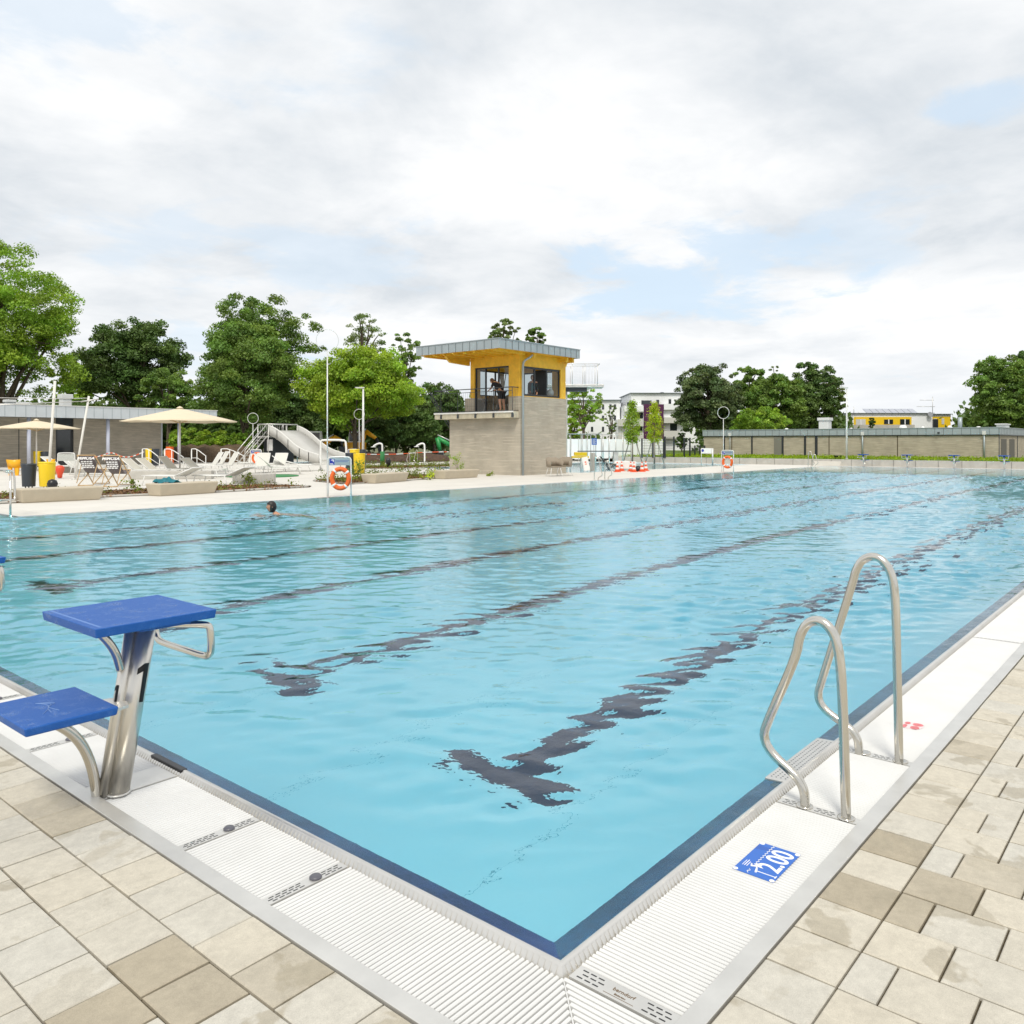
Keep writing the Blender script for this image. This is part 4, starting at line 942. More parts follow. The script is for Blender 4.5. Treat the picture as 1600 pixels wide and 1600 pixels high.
# 1: bending person at the cabin door, facing left in the picture (local +x = where they face)
J = [(0,0,.90), (.10,0,1.05), (.26,0,1.24), (.36,0,1.33), (.42,0,1.36), (.46,0,1.37),
     (0,.10,.86), (.02,.11,.48), (-.03,.11,.08), (.10,.11,.03), (0,-.10,.86), (-.02,-.11,.48), (-.08,-.11,.08), (.05,-.11,.03),
     (.34,.18,1.30), (.44,.22,1.08), (.58,.14,1.02), (.34,-.18,1.30), (.42,-.22,1.06), (.58,-.14,1.00)]
E_ = [(0,1),(1,2),(2,3),(3,4),(4,5),(0,6),(6,7),(7,8),(8,9),(0,10),(10,11),(11,12),(12,13),(3,14),(14,15),(15,16),(3,17),(17,18),(18,19)]
Rd = [(.13,.15), (.12,.14), (.12,.16), (.10,.15), .06, .055, .095, .062, .042, .035, .095, .062, .042, .035, .055, .042, .028, .055, .042, .028]
J2, E2, R2 = list(J), list(E_), list(Rd); hand(J2, E2, R2, 16, (1,-.2,-.3), (0,0,1)); hand(J2, E2, R2, 19, (1,.2,-.3), (0,0,1))
shirt = ('shirt', cloth_blk, [J[0], J[1], J[2], J[3], J[14], (.42,.215,1.12), J[17], (.41,-.215,1.10)], [(0,1),(1,2),(2,3),(3,4),(4,5),(3,6),(6,7)], [(.14,.17), (.14,.165), (.14,.18), (.115,.165), .07, .06, .07, .06])
shorts = ('shorts', cloth_blk, [(0,0,.93), (0,.10,.84), (.015,.115,.55), (0,-.10,.84), (-.015,-.115,.55)], [(0,1),(1,2),(0,3),(3,4)], [(.145,.18), .115, .10, .115, .10])
person('person in black shirt and shorts bending over behind the balcony railing', (TX-.10, 23.05, 2.89), R(92), J2, E2, R2, (.56, 0, 1.43), (.9, 0, -.35), [shirt, shorts], hair_br)
# 2: standing person in the open window, hand on the sill
J = [(0,0,.92), (0,0,1.08), (.01,0,1.27), (.02,0,1.40), (.03,0,1.47), (.04,0,1.52),
     (0,.10,.88), (0,.11,.50), (-.03,.11,.08), (.10,.11,.03), (0,-.10,.88), (0,-.11,.50), (-.03,-.11,.08), (.10,-.11,.03),
     (.02,.19,1.37), (.06,.26,1.10), (.14,.28,.86), (.02,-.19,1.37), (.0,-.23,1.10), (.08,-.18,.90)]
J2, E2 = list(J), list(E_); R2 = list(Rd); hand(J2, E2, R2, 16, (.8,.3,-.2), (0,0,1)); hand(J2, E2, R2, 19, (1,0,-.4), (0,0,1))
jk = ('jacket', cloth_blk, [J[0], J[1], J[2], J[3], J[14], J[15], (.12,.275,.90), J[17], J[18], (.07,-.185,.93)], [(0,1),(1,2),(2,3),(3,4),(4,5),(5,6),(3,7),(7,8),(8,9)], [(.15,.17), (.13,.16), (.14,.18), (.11,.16), .072, .06, .045, .072, .06, .045])
ts = ('shirt', cloth_teal, [(.07,.03,.86), (.075,.03,1.05), (.08,.03,1.26), (.07,.03,1.38)], [(0,1),(1,2),(2,3)], [(.10,.10), (.10,.10), (.10,.10), (.07,.07)])
tr_ = ('trousers', cloth_blk, [(0,0,.93), (0,.10,.84), (0,.11,.50), (-.03,.11,.10), (0,-.10,.84), (0,-.11,.50), (-.03,-.11,.10)], [(0,1),(1,2),(2,3),(0,4),(4,5),(5,6)], [(.14,.17), .11, .085, .07, .11, .085, .07])
person('person in dark jacket over a teal top looking out of the cabin window', (27.88, 22.47, 2.89), R(190), J2, E2, R2, (.05, 0, 1.62), (.95, .15, -.1), [jk, ts, tr_], hair_br, 'long')
# 3: swimmer, head and shoulders above the water
sxp, syp, _ = G(424, 803)
J = [(-.68,0,-.50), (-.52,0,-.38), (-.32,0,-.24), (-.17,0,-.12), (-.09,0,-.02), (-.05,0,.05), (-.70,.10,-.58), (-.86,.16,-.95), (-1.15,.14,-1.20), (-1.22,.14,-1.30), (-.70,-.10,-.58), (-.92,-.16,-.92), (-1.25,-.14,-1.10), (-1.32,-.14,-1.20),
     (-.17,.19,-.14), (.05,.32,-.24), (.30,.22,-.18), (-.17,-.19,-.14), (.05,-.32,-.22), (.30,-.22,-.16)]
J2, E2 = list(J), list(E_); R2 = list(Rd); hand(J2, E2, R2, 16, (1,-.1,0), (0,0,1)); hand(J2, E2, R2, 19, (1,.1,0), (0,0,1))
person('swimmer with wet black hair, head above the water near the far edge', (sxp, syp, 0), YAW+R(90)+R(20), J2, E2, R2, (.0, 0, .145), (1, 0, .05), [], hair_dk, 'long', .92)

# ================================================================== LIFE RING STANDS
def ring_stand(label, loc, rz, pole_h=4.56, ring=True, poleoff=(-.08, -.02)):
    s_ = thing('rescue_stand', label, 'life ring stand', loc, rz, 'life ring stands')
    w = .31; pts = [(-w, 0, 0), (-w, 0, .98), (-w+.015, 0, 1.05), (-w+.075, 0, 1.09), (w-.075, 0, 1.09), (w-.015, 0, 1.05), (w, 0, .98), (w, 0, 0)]
    MB().tube(smooth_path(pts, 1), .022, 10).build('frame', alu, s_)
    pn = MB().box(-w+.03, w-.03, -.012, .012, .86, 1.06).build('sign_panel', M('slate_blue_panel', (.28, .36, .40), .5) if not bpy.data.materials.get('slate_blue_panel') else bpy.data.materials['slate_blue_panel'], s_)
    MB().box(-w+.045, -w+.175, -.017, -.0125, .875, 1.035).build('pictogram_field', dk_blue, pn)
    mb = MB(); mb.prism([(-w+.075, .995), (-w+.11, 1.02), (-w+.155, 1.02), (-w+.155, .955), (-w+.135, .955), (-w+.135, .995)], -.0195, -.0172, ax='y'); mb.box(-w+.055, -w+.15, -.0195, -.0172, .885, .897); mb.box(-w+.055, -w+.135, -.0195, -.0172, .903, .913)
    mb.build('pictogram', white_ink, pn)
    mb = MB(); mb.box(-w+.20, w-.05, -.0145, -.0125, .985, .993); mb.box(-w+.20, w-.09, -.0145, -.0125, .955, .963); mb.build('text_line', dk_blue, pn)
    if ring:
        r_ = thing('life_ring', label.split(' stand')[0]+' orange life ring' if False else 'orange life ring hanging on the '+('near' if pole_h > 4 else 'far')+' rescue stand', 'life ring', Vector(loc)+Vector((0, 0, 0)), rz, 'orange life rings')
        mb = MB(); k = 36
        mb.tube([(.225*math.cos(2*math.pi*i/k), 0, .265*math.sin(2*math.pi*i/k)) for i in range(k)], .062, 14, closed=True); mb2 = mb.build('ring', orange_pl, r_)
        for a in (40, 130, 220, 310):
            m3 = MB(); aa = [R(a-6+4*i) for i in range(4)]; m3.tube([(.225*math.cos(q), 0, .265*math.sin(q)) for q in aa], .065, 14); m3.build('band', white_paint, r_)
        off = Matrix.Rotation(rz, 3, 'Z') @ Vector((.03, -.09, .50)); r_.location = Vector(loc)+off
        MB().tube([(-.01, -.065, .2), (0, .08, .36)], .008, 5).build('hook_strap', black_rub, r_)
    p_ = MB(); p_.tube([(poleoff[0]-.28, poleoff[1], .0), (poleoff[0]-.28, poleoff[1], pole_h-.62)], .017, 8)
    po = p_.build('pole', alu, s_); k = 40
    MB().tube([(poleoff[0]-.28+.30*math.cos(2*math.pi*i/k), poleoff[1], pole_h-.31+.30*math.sin(2*math.pi*i/k)) for i in range(k)], .009 if pole_h > 4 else .014, 6, closed=True).build('loop', alu, po)
    return s_
x, y, _ = G(530.5, 776); ring_stand('life ring stand with very tall loop pole at the water edge left of the tower', (x, y, 0), FACE+R(8), 4.60, True, (-.05, .03))
x, y, _ = G(1140, 741); ring_stand('rescue pole and life ring stand on the deck tip right of the traffic cones', (36.6, 16.9, 0), FACE+R(-35), 3.30, True, (.05, .03))
x, y = P(400, 46); ring_stand('rescue stand with thin loop pole between the loungers and the slide stairs', (x, y, 0), FACE, 3.15, False, (.10, .03))
x, y = P(552, 48); ring_stand('rescue stand with thin loop pole behind the yellow bin and beside the lamp post', (x, y, 0), FACE+R(10), 3.45, False, (.62, .03))
for px_, D_, nm in ((402, 45.8, 'small orange life ring on the stand behind the loungers'), (552, 47.8, 'small orange life ring on the stand behind the bins')):
    x, y = P(px_, D_); r_ = MB(); k = 28; r_.tube([(.26*math.cos(2*math.pi*i/k), 0, .28*math.sin(2*math.pi*i/k)) for i in range(k)], .06, 10, closed=True); o = r_.build('life_ring', orange_pl); o.location = (x, y, .62); o.rotation_euler = (0, 0, FACE); tag(o, nm, 'life ring', 'orange life rings')

# ================================================================== BINS
def bin_(label, px, py, D, mat, w=.46, h=.84, rz=0):
    x, y = P(px, D); b_ = thing('waste_bin', label, 'waste bin', (x, y, 0), FACE+rz, 'waste bins')
    k = 20; prof = [(w*.42, .06), (w*.44, .08), (w*.5, h*.9), (w*.5, h*.93)]
    mb = MB(); mb.lathe(prof, k); mb.build('body', mat, b_)
    mb = MB(); mb.lathe([(w*.5, h*.93), (w*.52, h*.94), (w*.50, h), (w*.36, h), (w*.34, h*.95)], k); mb.build('lid', mat, b_)
    mb = MB()
    for a in range(3): mb.tube([(.1*math.cos(a*2.1), .1*math.sin(a*2.1), 0), (.12*math.cos(a*2.1), .12*math.sin(a*2.1), .1)], .018, 6)
    mb.build('foot', dark_bin, b_); return b_
bin_('dark grey bin behind the leftmost bench', 45, 763, 26.6, dark_bin, .44, .80); bin_('yellow bin behind the leftmost bench', 73.5, 763, 26.6, yellow_pl, .50, .86)
bin_('yellow bin in front of the kiosk under the umbrella', 59, 727, 50, yellow_pl, .5, .95); bin_('dark bin in front of the kiosk beside the tilted mast', 70.5, 727, 50, dark_bin, .5, .93)
bin_('dark grey bin right behind the near life ring stand', 548, 738, 38.5, dark_bin, .5, 1.0); bin_('front yellow bin between life ring stand and lamp post', 561.5, 738, 38, yellow_pl, .55, .98)
bin_('rear yellow bin with its lid just above the front yellow bin', 554, 735, 41, yellow_pl, .5, 1.15); bin_('dark bin whose lid shows behind the front yellow bin', 566, 735, 43, dark_bin, .4, 1.12)
bin_('yellow bin behind the ramp railing at the kiosk corner', 232, 722, 50, yellow_pl, .35, 1.1); bin_('dark bin behind the ramp railing at the kiosk corner', 241, 722, 50.5, dark_bin, .6, 1.1)

# ================================================================== LOUNGERS
def lounger(label, loc, rz, back=38, mat=sling, bmat=None):
    l_ = thing('sun_lounger', label, 'sun lounger', loc, rz, 'sun loungers on the terrace')
    hz = .34; L = 1.32; w = .32; a = R(back)
    fr = MB()
    for s in (-1, 1): fr.tube([(0, s*w, hz), (L, s*w, hz)], .02, 6)
    fr.tube([(0, -w, hz), (0, w, hz)], .02, 6); fr.tube([(L, -w, hz-.01), (L, w, hz-.01)], .016, 6); fr.build('frame', white_paint, l_)
    MB().box(.02, L, -w+.02, w-.02, hz+.008, hz+.02).build('seat', mat, l_)
    bl = .74; bk = MB(); bk.at(L, 0, hz+.012, 0, 0, -a); bk.box(0, bl, -w+.02, w-.02, -.006, .006)
    bo = bk.build('backrest', bmat or mat, l_); fb = MB(); fb.at(L, 0, hz+.012, 0, 0, -a)
    for s in (-1, 1): fb.tube([(0, s*w, 0), (bl, s*w, 0)], .018, 6)
    fb.tube([(bl, -w, 0), (bl, w, 0)], .018, 6); fb.build('back_frame', white_paint, bo)
    for (x_, dx) in ((.12, -.10), (L-.05, .10)):
        for s in (-1, 1): MB().tube([(x_, s*w, hz), (x_+dx, s*w, 0)], .017, 6).build('leg', white_paint, l_)
    for s in (-1, 1): MB().tube([(L+.40*math.cos(a), s*(w-.04), hz+.40*math.sin(a)), (L+.05, s*(w-.04), hz-.02)], .01, 5).build('prop', white_paint, l_)
    return l_
lg = None
RGT, LFT = FACE, FACE+R(180)
LG = [  # px, D, rot, z, label, grey back
 (231, 28.6, RGT-R(14), 0, 'white lounger directly behind the bench with the towel', 22),
 (309, 28.8, RGT-R(14), 0, 'white lounger between the towel bench and the curved concrete wall', 22),
 (262, 34.3, LFT-R(8), 0, 'lounger right behind the long low wall, first from the left', 38), (284, 34.8, LFT-R(8), 0, 'lounger right behind the long low wall, second from the left', 38),
 (312, 35.8, LFT-R(12), 0, 'lounger behind the low wall nearest the large parasol pole', 45), (348, 35.2, LFT-R(15), 0, 'lounger with grey back just right of the large parasol pole', 38),
 (322, 41.0, RGT+R(38), 0, 'rear lounger with steep white back behind the large parasol pole', 58), (334, 42.2, RGT+R(36), 0, 'rear lounger with steep white back, middle of three', 62), (347, 40.5, RGT+R(38), 0, 'rear lounger with steep white back, rightmost of three', 60),
 (378, 46., FACE+R(80), 0, 'lounger seen from behind with upright grey back left of the rescue pole', 62),
 (397, 39.0, FACE+R(92), 0, 'white lounger facing the pool with its foot end on the green mat', 55), (421, 40.5, FACE+R(86), 0, 'white lounger facing the pool right of the green mat centre', 52),
 (470, 38.5, LFT+R(20), 0, 'white lounger turned sideways under the slide', 42), (452, 45., LFT+R(10), 0, 'grey backed lounger behind the sideways white one', 45),
 (486, 42, LFT+R(16), 0, 'white lounger in front of the slide opening', 38), (505, 43.5, LFT+R(12), 0, 'flat white lounger at the bottom of the slide', 14), 
 (172, 36, LFT-R(3), 0, 'lounger behind the deckchairs with raised back', 40), (160, 38, LFT-R(3), 0, 'second lounger behind the left deckchair', 42), (128, 40, LFT-R(5), 0, 'lounger near the metal panel by the tilted masts', 36)]
protos = {}
for (px_, D_, rz, z, lab, ang) in LG:
    x, y = P(px_-(30 if 'steep' in lab else 0), D_)
    if ang not in protos: protos[ang] = lounger(lab, (x, y, z), rz, ang, sling, sling_grey if 'grey' in lab else sling)
    else: dup(protos[ang], (x, y, z), rz, lab)

# low concrete seating walls, mat
def low_wall(label, x0, D0, x1, D1, h_, th=.9):
    a = Vector(P(x0, D0)); b_ = Vector(P(x1, D1)); d = b_-a; o = MB().box(0, d.length, 0, th, 0, h_).build('seating_wall', concrete_g, bevel=.02); o.location = (a.x, a.y, 0); o.rotation_euler = (0, 0, math.atan2(d.y, d.x))
    tag(o, label, 'low wall', 'low concrete seating walls')
    return o
low_wall('long straight low grey concrete wall before the white loungers', 200, 33.0, 330, 33.4, .33, .5)
cwp = [P(x_, d) for x_, d in ((364, 29.2), (385, 28.9), (408, 29.0), (428, 29.6))]; cw = MB(); bp = [P(x_, d) for x_, d in ((431, 30.2), (363, 30.0))]
cw.prism(cwp+bp, 0, .36); o = cw.build('seating_wall', concrete_g, bevel=.02); tag(o, 'short curved grey concrete wall in front of the green mat', 'low wall', 'low concrete seating walls')
wr = MB()
for i in range(28):
    f_ = i/27*3; k = min(2, int(f_)); q = Vector(cwp[k]).lerp(Vector(cwp[k+1]), f_-k); wr.tube([(q.x, q.y, 0), (q.x, q.y, .36)], .012, 4)
wr.build('rib', concrete_g, o)
x, y = P(410, 36); o = MB().lathe([(1.55, 0), (1.55, .03)], 32).build('green_mat', green_mat); o.location = (x, y, .004); tag(o, 'round green mat under the white loungers', 'mat')
low_wall('pale grey low wall beneath the umbrella on the far left', 88, 40, 200, 42, .30, 3.)

# ================================================================== DECKCHAIRS
def deckchair(label, px0, px1, D, lean):
    x, y = P((px0+px1)/2, D); w = (px1-px0)/FPX*D/2; c = thing('deckchair', label, 'deckchair', (x, y, 0), FACE+lean, 'wooden deckchairs with dark canvas')
    # seen from behind: canvas rises towards the viewer
    f1 = MB(); f2 = MB()
    for s in (-1, 1):
        f1.tube([(s*w, .75, .04), (s*w, -.30, 1.05)], .02, 6)
        f2.tube([(s*(w-.05), -.35, .02), (s*(w-.05), .62, .55)], .018, 6)
    f1.tube([(-w, -.30, 1.05), (w, -.30, 1.05)], .018, 6); f1.tube([(-w, .75, .04), (w, .75, .04)], .018, 6)
    f2.tube([(-w+.05, .62, .55), (w-.05, .62, .55)], .018, 6); f2.tube([(-w+.05, -.35, .02), (w-.05, -.35, .02)], .018, 6)
    f1.build('back_frame', wood, c); f2.build('seat_frame', wood, c)
    pr = MB()
    for s in (-1, 1): pr.tube([(s*(w-.03), -.06, .78), (s*(w-.03), -.40, .10)], .014, 5)
    pr.build('prop', wood, c)
    cv = MB(); k = 10; vs = []
    for i in range(k+1):
        f_ = i/k; yy = -.30+f_*.92; zz = 1.05-f_*.50-.33*math.sin(math.pi*f_)**.8; vs += [(-w+.04, yy, zz), (w-.04, yy, zz)]
    cv.add(vs, [(2*i, 2*i+1, 2*i+3, 2*i+2) for i in range(k)], True); co = cv.build('canvas', canvas_dk, c); m_ = co.modifiers.new('t', 'SOLIDIFY'); m_.thickness = .006
    # white print on the back of the canvas, first line legible as capitals, the rest small
    sl_ = math.atan2(-.62, .22)
    ang = R(62)
    def place(zf, yf): return Matrix.Translation((0, yf, zf)) @ Matrix.Rotation(R(180), 4, 'Z') @ Matrix.Rotation(R(180), 4, 'Z') @ Matrix.Rotation(ang, 4, 'X')
    text('MIMOSA', .155, white_ink, 'print', co, place(.945, -.305+.02-.012), .001, bold=.004)
    wd = MB(); rd = random.Random(3)
    for li, zf in enumerate((.83, .76, .69, .63)):
        xx = -w+.10; yf = -.305+(1.0-zf)*.53-.03
        while xx < w-.12:
            L = rd.uniform(.05, .12); wd.box(xx, min(xx+L, w-.09), yf-.006, yf, zf-.022, zf+.022); xx += L+.02
    wd.build('small_print', white_ink, co); return c
deckchair('left wooden deckchair with white writing on dark canvas', 128, 155, 28.4, R(0)); deckchair('right wooden deckchair with white writing on dark canvas', 167, 193, 27.6, R(0))
x, y, _ = G(115, 768); o = MB().lathe([(.04, 0), (.13, .04), (.16, .14), (.12, .25), (.03, .29)], 20).build('ball', black_rub); o.location = (x, y+1.6, 0.04); tag(o, 'black round ball behind the leftmost bench', 'ball')

# ================================================================== UMBRELLAS
def umbrella(label, px, D, ytip, yedge, wpx, rz=0, ybase=None):
    x, y = P(px, D); t_ = thing('parasol', label, 'parasol', (x, y, 0), FACE+rz, 'large cream parasols'); zt, ze = Z(ytip, D), Z(yedge, D); Rr = wpx/FPX*D/2
    MB().tube([(0, 0, 0), (0, 0, zt-.05)], .035, 10).build('pole', alu, t_)
    k = 8; mb = MB(); vs = [(0, 0, zt)]; rings = 5
    for i in range(1, rings+1):
        f_ = i/rings
        for j in range(k*4):
            a = 2*math.pi*j/(k*4)+math.pi/4; sq = min(1.12, 1/max(abs(math.cos(a-math.pi/4+0)), abs(math.sin(a-math.pi/4+0)))); rr2 = Rr*.93*f_*sq
            sag = .05*Rr*f_*(.5-.5*math.cos(2*math.pi*(j % 4)/4)); vs.append((rr2*math.cos(a), rr2*math.sin(a), zt-(zt-ze)*f_**1.05-sag*.3))
    fs = [(0, 1+j, 1+(j+1) % (k*4)) for j in range(k*4)]
    for i in range(rings-1):
        for j in range(k*4): fs.append((1+i*k*4+j, 1+(i+1)*k*4+j, 1+(i+1)*k*4+(j+1) % (k*4), 1+i*k*4+(j+1) % (k*4)))
    mb.add(vs, fs, True); co = mb.build('canopy', canvas, t_); m_ = co.modifiers.new('t', 'SOLIDIFY'); m_.thickness = .02
    rb = MB(); hub = zt-.55*(zt-ze)-.25
    for j in range(8):
        a = 2*math.pi*j/8; rb.tube([(0, 0, zt-.08), (Rr*.9*math.cos(a), Rr*.9*math.sin(a), ze+.0)], .012, 5); rb.tube([(0, 0, hub-.1), (Rr*.45*math.cos(a), Rr*.45*math.sin(a), zt-(zt-ze)*.5-.04)], .01, 5)
    rb.build('rib', wood, t_)
    MB().lathe([(.10, zt-.02), (.16, zt+.0), (.10, zt+.05), (.02, zt+.09)], 10).build('top_vent', canvas, t_)
    MB().box(-.35, .35, -.35, .35, 0, .07).build('base', concrete_g, t_, bevel=.01); return t_
umbrella('smaller cream parasol over the bins on the far left', 57, 43, 657, 669, 118, R(20)); umbrella('large cream parasol above the loungers', 281, 36, 638, 658, 164, R(15))

# tilted masts with cables
def mast(label, pb, pt, D, r=.07):
    (x0, y0), (x1, y1) = P(pb[0], D), P(pt[0], D); o = thing('sail_mast', label, 'mast', (x0, y0, 0), 0, 'tilted shade sail masts')
    MB().tube([(0, 0, 0), (x1-x0, y1-y0, Z(pt[1], D))], r, 10).build('pole', offwhite, o); MB().lathe([(.16, 0), (.16, .03)], 12).build('base_plate', steel_flat, o); return o
mast('thicker tilted off-white mast crossing the kiosk roof edge', (75.5, 740), (86, 595), 33, .05); m2 = mast('thinner tilted off-white mast with cable fittings at its top', (117, 745), (139, 619), 33, .042)
x0, y0 = P(139, 33); zt = Z(622, 33); xa, ya = P(86, 33); xm, ym = P(-30, 30)
MB().tube([(0, 0, 0), (xa-x0, ya-y0, Z(623, 33)-zt), (xm-x0, ym-y0, Z(621, 30)-zt)], .012, 5).build('cable', steel_flat, m2, loc=(x0-m2.location.x, y0-m2.location.y, zt)); MB().tube([(0, 0, -.12), (xm-x0, ym-y0, Z(628.5, 30)-zt-.12)], .016, 5).build('cable', steel_flat, m2, loc=(x0-m2.location.x, y0-m2.location.y, zt))
MB().tube([(-.25, .15, -.1), (.30, -.2, .02)], .03, 6).build('pulley', steel_flat, m2, loc=(x0-m2.location.x, y0-m2.location.y, zt-.05))

# yellow chairs, red seat, metal panel
def plast_chair(label, px0, px1, D, mat):
    x, y = P((px0+px1)/2, D); w = (px1-px0)/FPX*D/2; c = thing('plastic_chair', label, 'chair', (x, y, 0), FACE, 'bright plastic chairs')
    mb = MB(); vs = [(-w, -.2, .72), (0, -.3, .70), (w, -.2, .72), (-w*.85, -.15, .36), (0, -.25, .36), (w*.85, -.15, .36)]; mb.add(vs, [(0,3,4,1), (1,4,5,2)], True); o = mb.build('backrest', mat, c); o.modifiers.new('t', 'SOLIDIFY').thickness = .03
    MB().frus(.34, .38, (-w*.8, w*.8, -.15, .35), (-w*.85, w*.85, -.2, .38)).build('seat', mat, c, bevel=.01)
    for s in (-1, 1):
        for yy in (-.15, .3): MB().frus(0, .35, (s*w*.45-.06, s*w*.45+.06, yy-.04, yy+.04), (s*w*.5-.07, s*w*.5+.07, yy-.05, yy+.05)).build('leg', mat, c)
    return c
plast_chair('orange yellow plastic chair seen from behind at the left, next to the dark bin', 13.5, 36, 37, yellow_or); plast_chair('yellow plastic chair half hidden behind the front yellow bin', 76, 90, 38, yellow_or)
x, y = P(93.5, 34); o = MB().lathe([(.02, 0), (.09, .03), (.10, .15), (.17, .33), (.18, .45), (.12, .52), (.03, .54)], 18).build('spinning_seat', red_pl); o.location = (x, y, 0); tag(o, 'red rounded spinning seat behind the yellow bin', 'play seat')
x, y = P(103.5, 35); c = thing('perforated_notice_board', 'pale tubular frame with a perforated panel between the tilted masts', 'notice frame', (x, y, 0), FACE)
MB().tube(smooth_path([(-.37, 0, 0), (-.37, 0, .98), (-.32, 0, 1.04), (.32, 0, 1.04), (.37, 0, .98), (.37, 0, 0)], 1), .022, 8).build('frame', alu, c); MB().box(-.35, .35, -.01, .01, .70, 1.0).build('panel', M('perforated_panel', (.45, .47, .44), .6, var=(50, .25)), c)

# ramp railings
def rail(label, px0, px1, D, h_=.95, slope=.35, rz=0, mid=True):
    x, y = P(px0, D); L = (px1-px0)/FPX*D; c = thing('ramp_railing', label, 'railing', (x, y, .1), FACE+rz, 'white ramp railings')
    mb = MB(); mb.tube(smooth_path([(0, 0, .25), (0, 0, h_), (.05, 0, h_+.02), (L*.35, 0, h_+.02), (L, 0, h_-slope)], 1), .025, 6); mb.tube([(0, 0, .5), (L*.4, 0, .5), (L, 0, .5-slope*.8)], .018, 6); mb.build('rail', white_paint, c)
    for f_ in (0.02, .38, .98): MB().tube([(L*f_, 0, -.1), (L*f_, 0, h_-(slope*(f_-.35)/.65 if f_ > .35 else 0))], .022, 6).build('post', white_paint, c)
rail('white ramp railing in front of the kiosk corner', 222, 250, 47, 1.0, .5); rail('white ramp railing in front of the orange box', 257, 287, 46, 1.0, .45); rail('white ramp railing left of the rear steep loungers', 299, 322, 47, 1.0, .4); rail('white ramp railing left of the slide stairs', 345, 382, 47, 1.0, .4)
x, y = P(264, 56); o = thing('orange_box', 'orange cabinet standing right of the kiosk wall', 'cabinet', (x, y, 0), FACE); MB().box(-.26, .26, -.2, .2, 0, .95).build('body', orange_pl, o, bevel=.02); MB().box(-.26, .26, -.23, -.2, .1, .55).build('door', orange_pl, o, bevel=.01); MB().box(-.12, .24, -.22, .2, .95, 1.2).build('lid', orange_pl, o, bevel=.02)
# barrier tape
def tape(label, pts):
    P3 = smooth_path(pts, 2); o = thing('barrier_tape', label, 'barrier tape', (0, 0, 0), 0, 'red and white barrier tapes'); a, b_ = MB(), MB()
    for i in range(len(P3)-1):
        n = max(1, int((P3[i+1]-P3[i]).length/.25))
        for k in range(n):
            q0 = P3[i].lerp(P3[i+1], k/n); q1 = P3[i].lerp(P3[i+1], (k+1)/n); (a if (k+i) % 2 else b_).tube([q0, q1], .028, 4)
    a.build('red_band', cone_or, o); b_.build('white_band', white_paint, o)
def P3(px, py, D): return (*P(px, D), Z(py, D))
tape('red and white tape strung across the kiosk front', [P3(140, 716, 48), P3(160, 712, 48), P3(174, 706, 49), P3(190, 714, 48), P3(205, 714.5, 48), P3(225, 706, 48)])
tape('red and white tape strung above the children pool', [P3(570, 710, 60), P3(620, 710, 60), P3(660, 706.5, 62), P3(701, 706, 62)])

# ================================================================== LAMP POSTS
def lamp(label, px, ytop, D, zb=0., arm=-1, hw=.045):
    x, y = P(px, D); h_ = Z(ytop, D)-zb; l_ = thing('lamp_post', label, 'lamp post', (x, y, zb), FACE, 'slim lamp posts')
    MB().tube([(0, 0, 0), (0, 0, h_*.5), (0, 0, h_-.1)], [hw*1.3, hw*1.1, hw*.8], 10).build('post', alu, l_)
    MB().frus(h_-.07, h_, (-.42, .06, -.08, .08), (-.50, .08, -.10, .10)).build('lamp_head', alu, l_, bevel=.02)
    MB().lathe([(.11, 0), (.11, .02)], 12).build('base_plate', steel_flat, l_)
lamp('slim pale lamp post behind the yellow bins', 567.5, 605, 49.3, 0, -1, .062); lamp('slim pale lamp post on the far pool end in front of the low building', 1323, 605, 52.6, .42, -1, .048)
# showers
def shower(label, px, D, base=None):
    x, y = P(px, D); s_ = thing('outdoor_shower', label, 'shower', (x, y, 0), FACE, 'curved outdoor showers'); zt = Z(692.5, D)
    MB().tube(smooth_path([(0, 0, 0), (0, 0, zt-.25), (-.02, 0, zt-.06), (-.16, 0, zt), (-.35, 0, zt-.06), (-.55, 0, zt-.18)], 2), .055, 8).build('pipe', white_paint, s_); MB().lathe([(.16, 0), (.18, .04), (.05, .07)], 12).build('shower_head', alu, s_, loc=(-.55, 0, zt-.26))
    if base: MB().lathe([(.14, 0), (.14, .9), (.1, .93)], 10).build('foot_sleeve', base, s_)
shower('curved shower pipe with a green foot sleeve', 597.5, 51, green_mat); shower('curved shower pipe near the brick tower', 663.5, 56)
# arch rail beside slide
x, y = P(501, 44); L = 40/FPX*44; o = thing('arch_rail', 'white tubular arch standing at the end of the slide', 'rail', (x, y, 0), FACE)
MB().tube(smooth_path([(0, 0, 0), (0, 0, 1.55), (.1, 0, 1.62), (L-.15, 0, 1.62), (L, 0, 1.5), (L, 0, .1)], 1), .055, 8).build('tube', white_paint, o)
x, y = P(602, 47); o = MB().lathe([(.10, 0), (.13, .25), (.16, .42), (.10, .58), (.02, .62)], 12).build('hydrant', black_rub); o.location = (x+.4, y+.2, 0); tag(o, 'small black bollard between the showers', 'bollard')

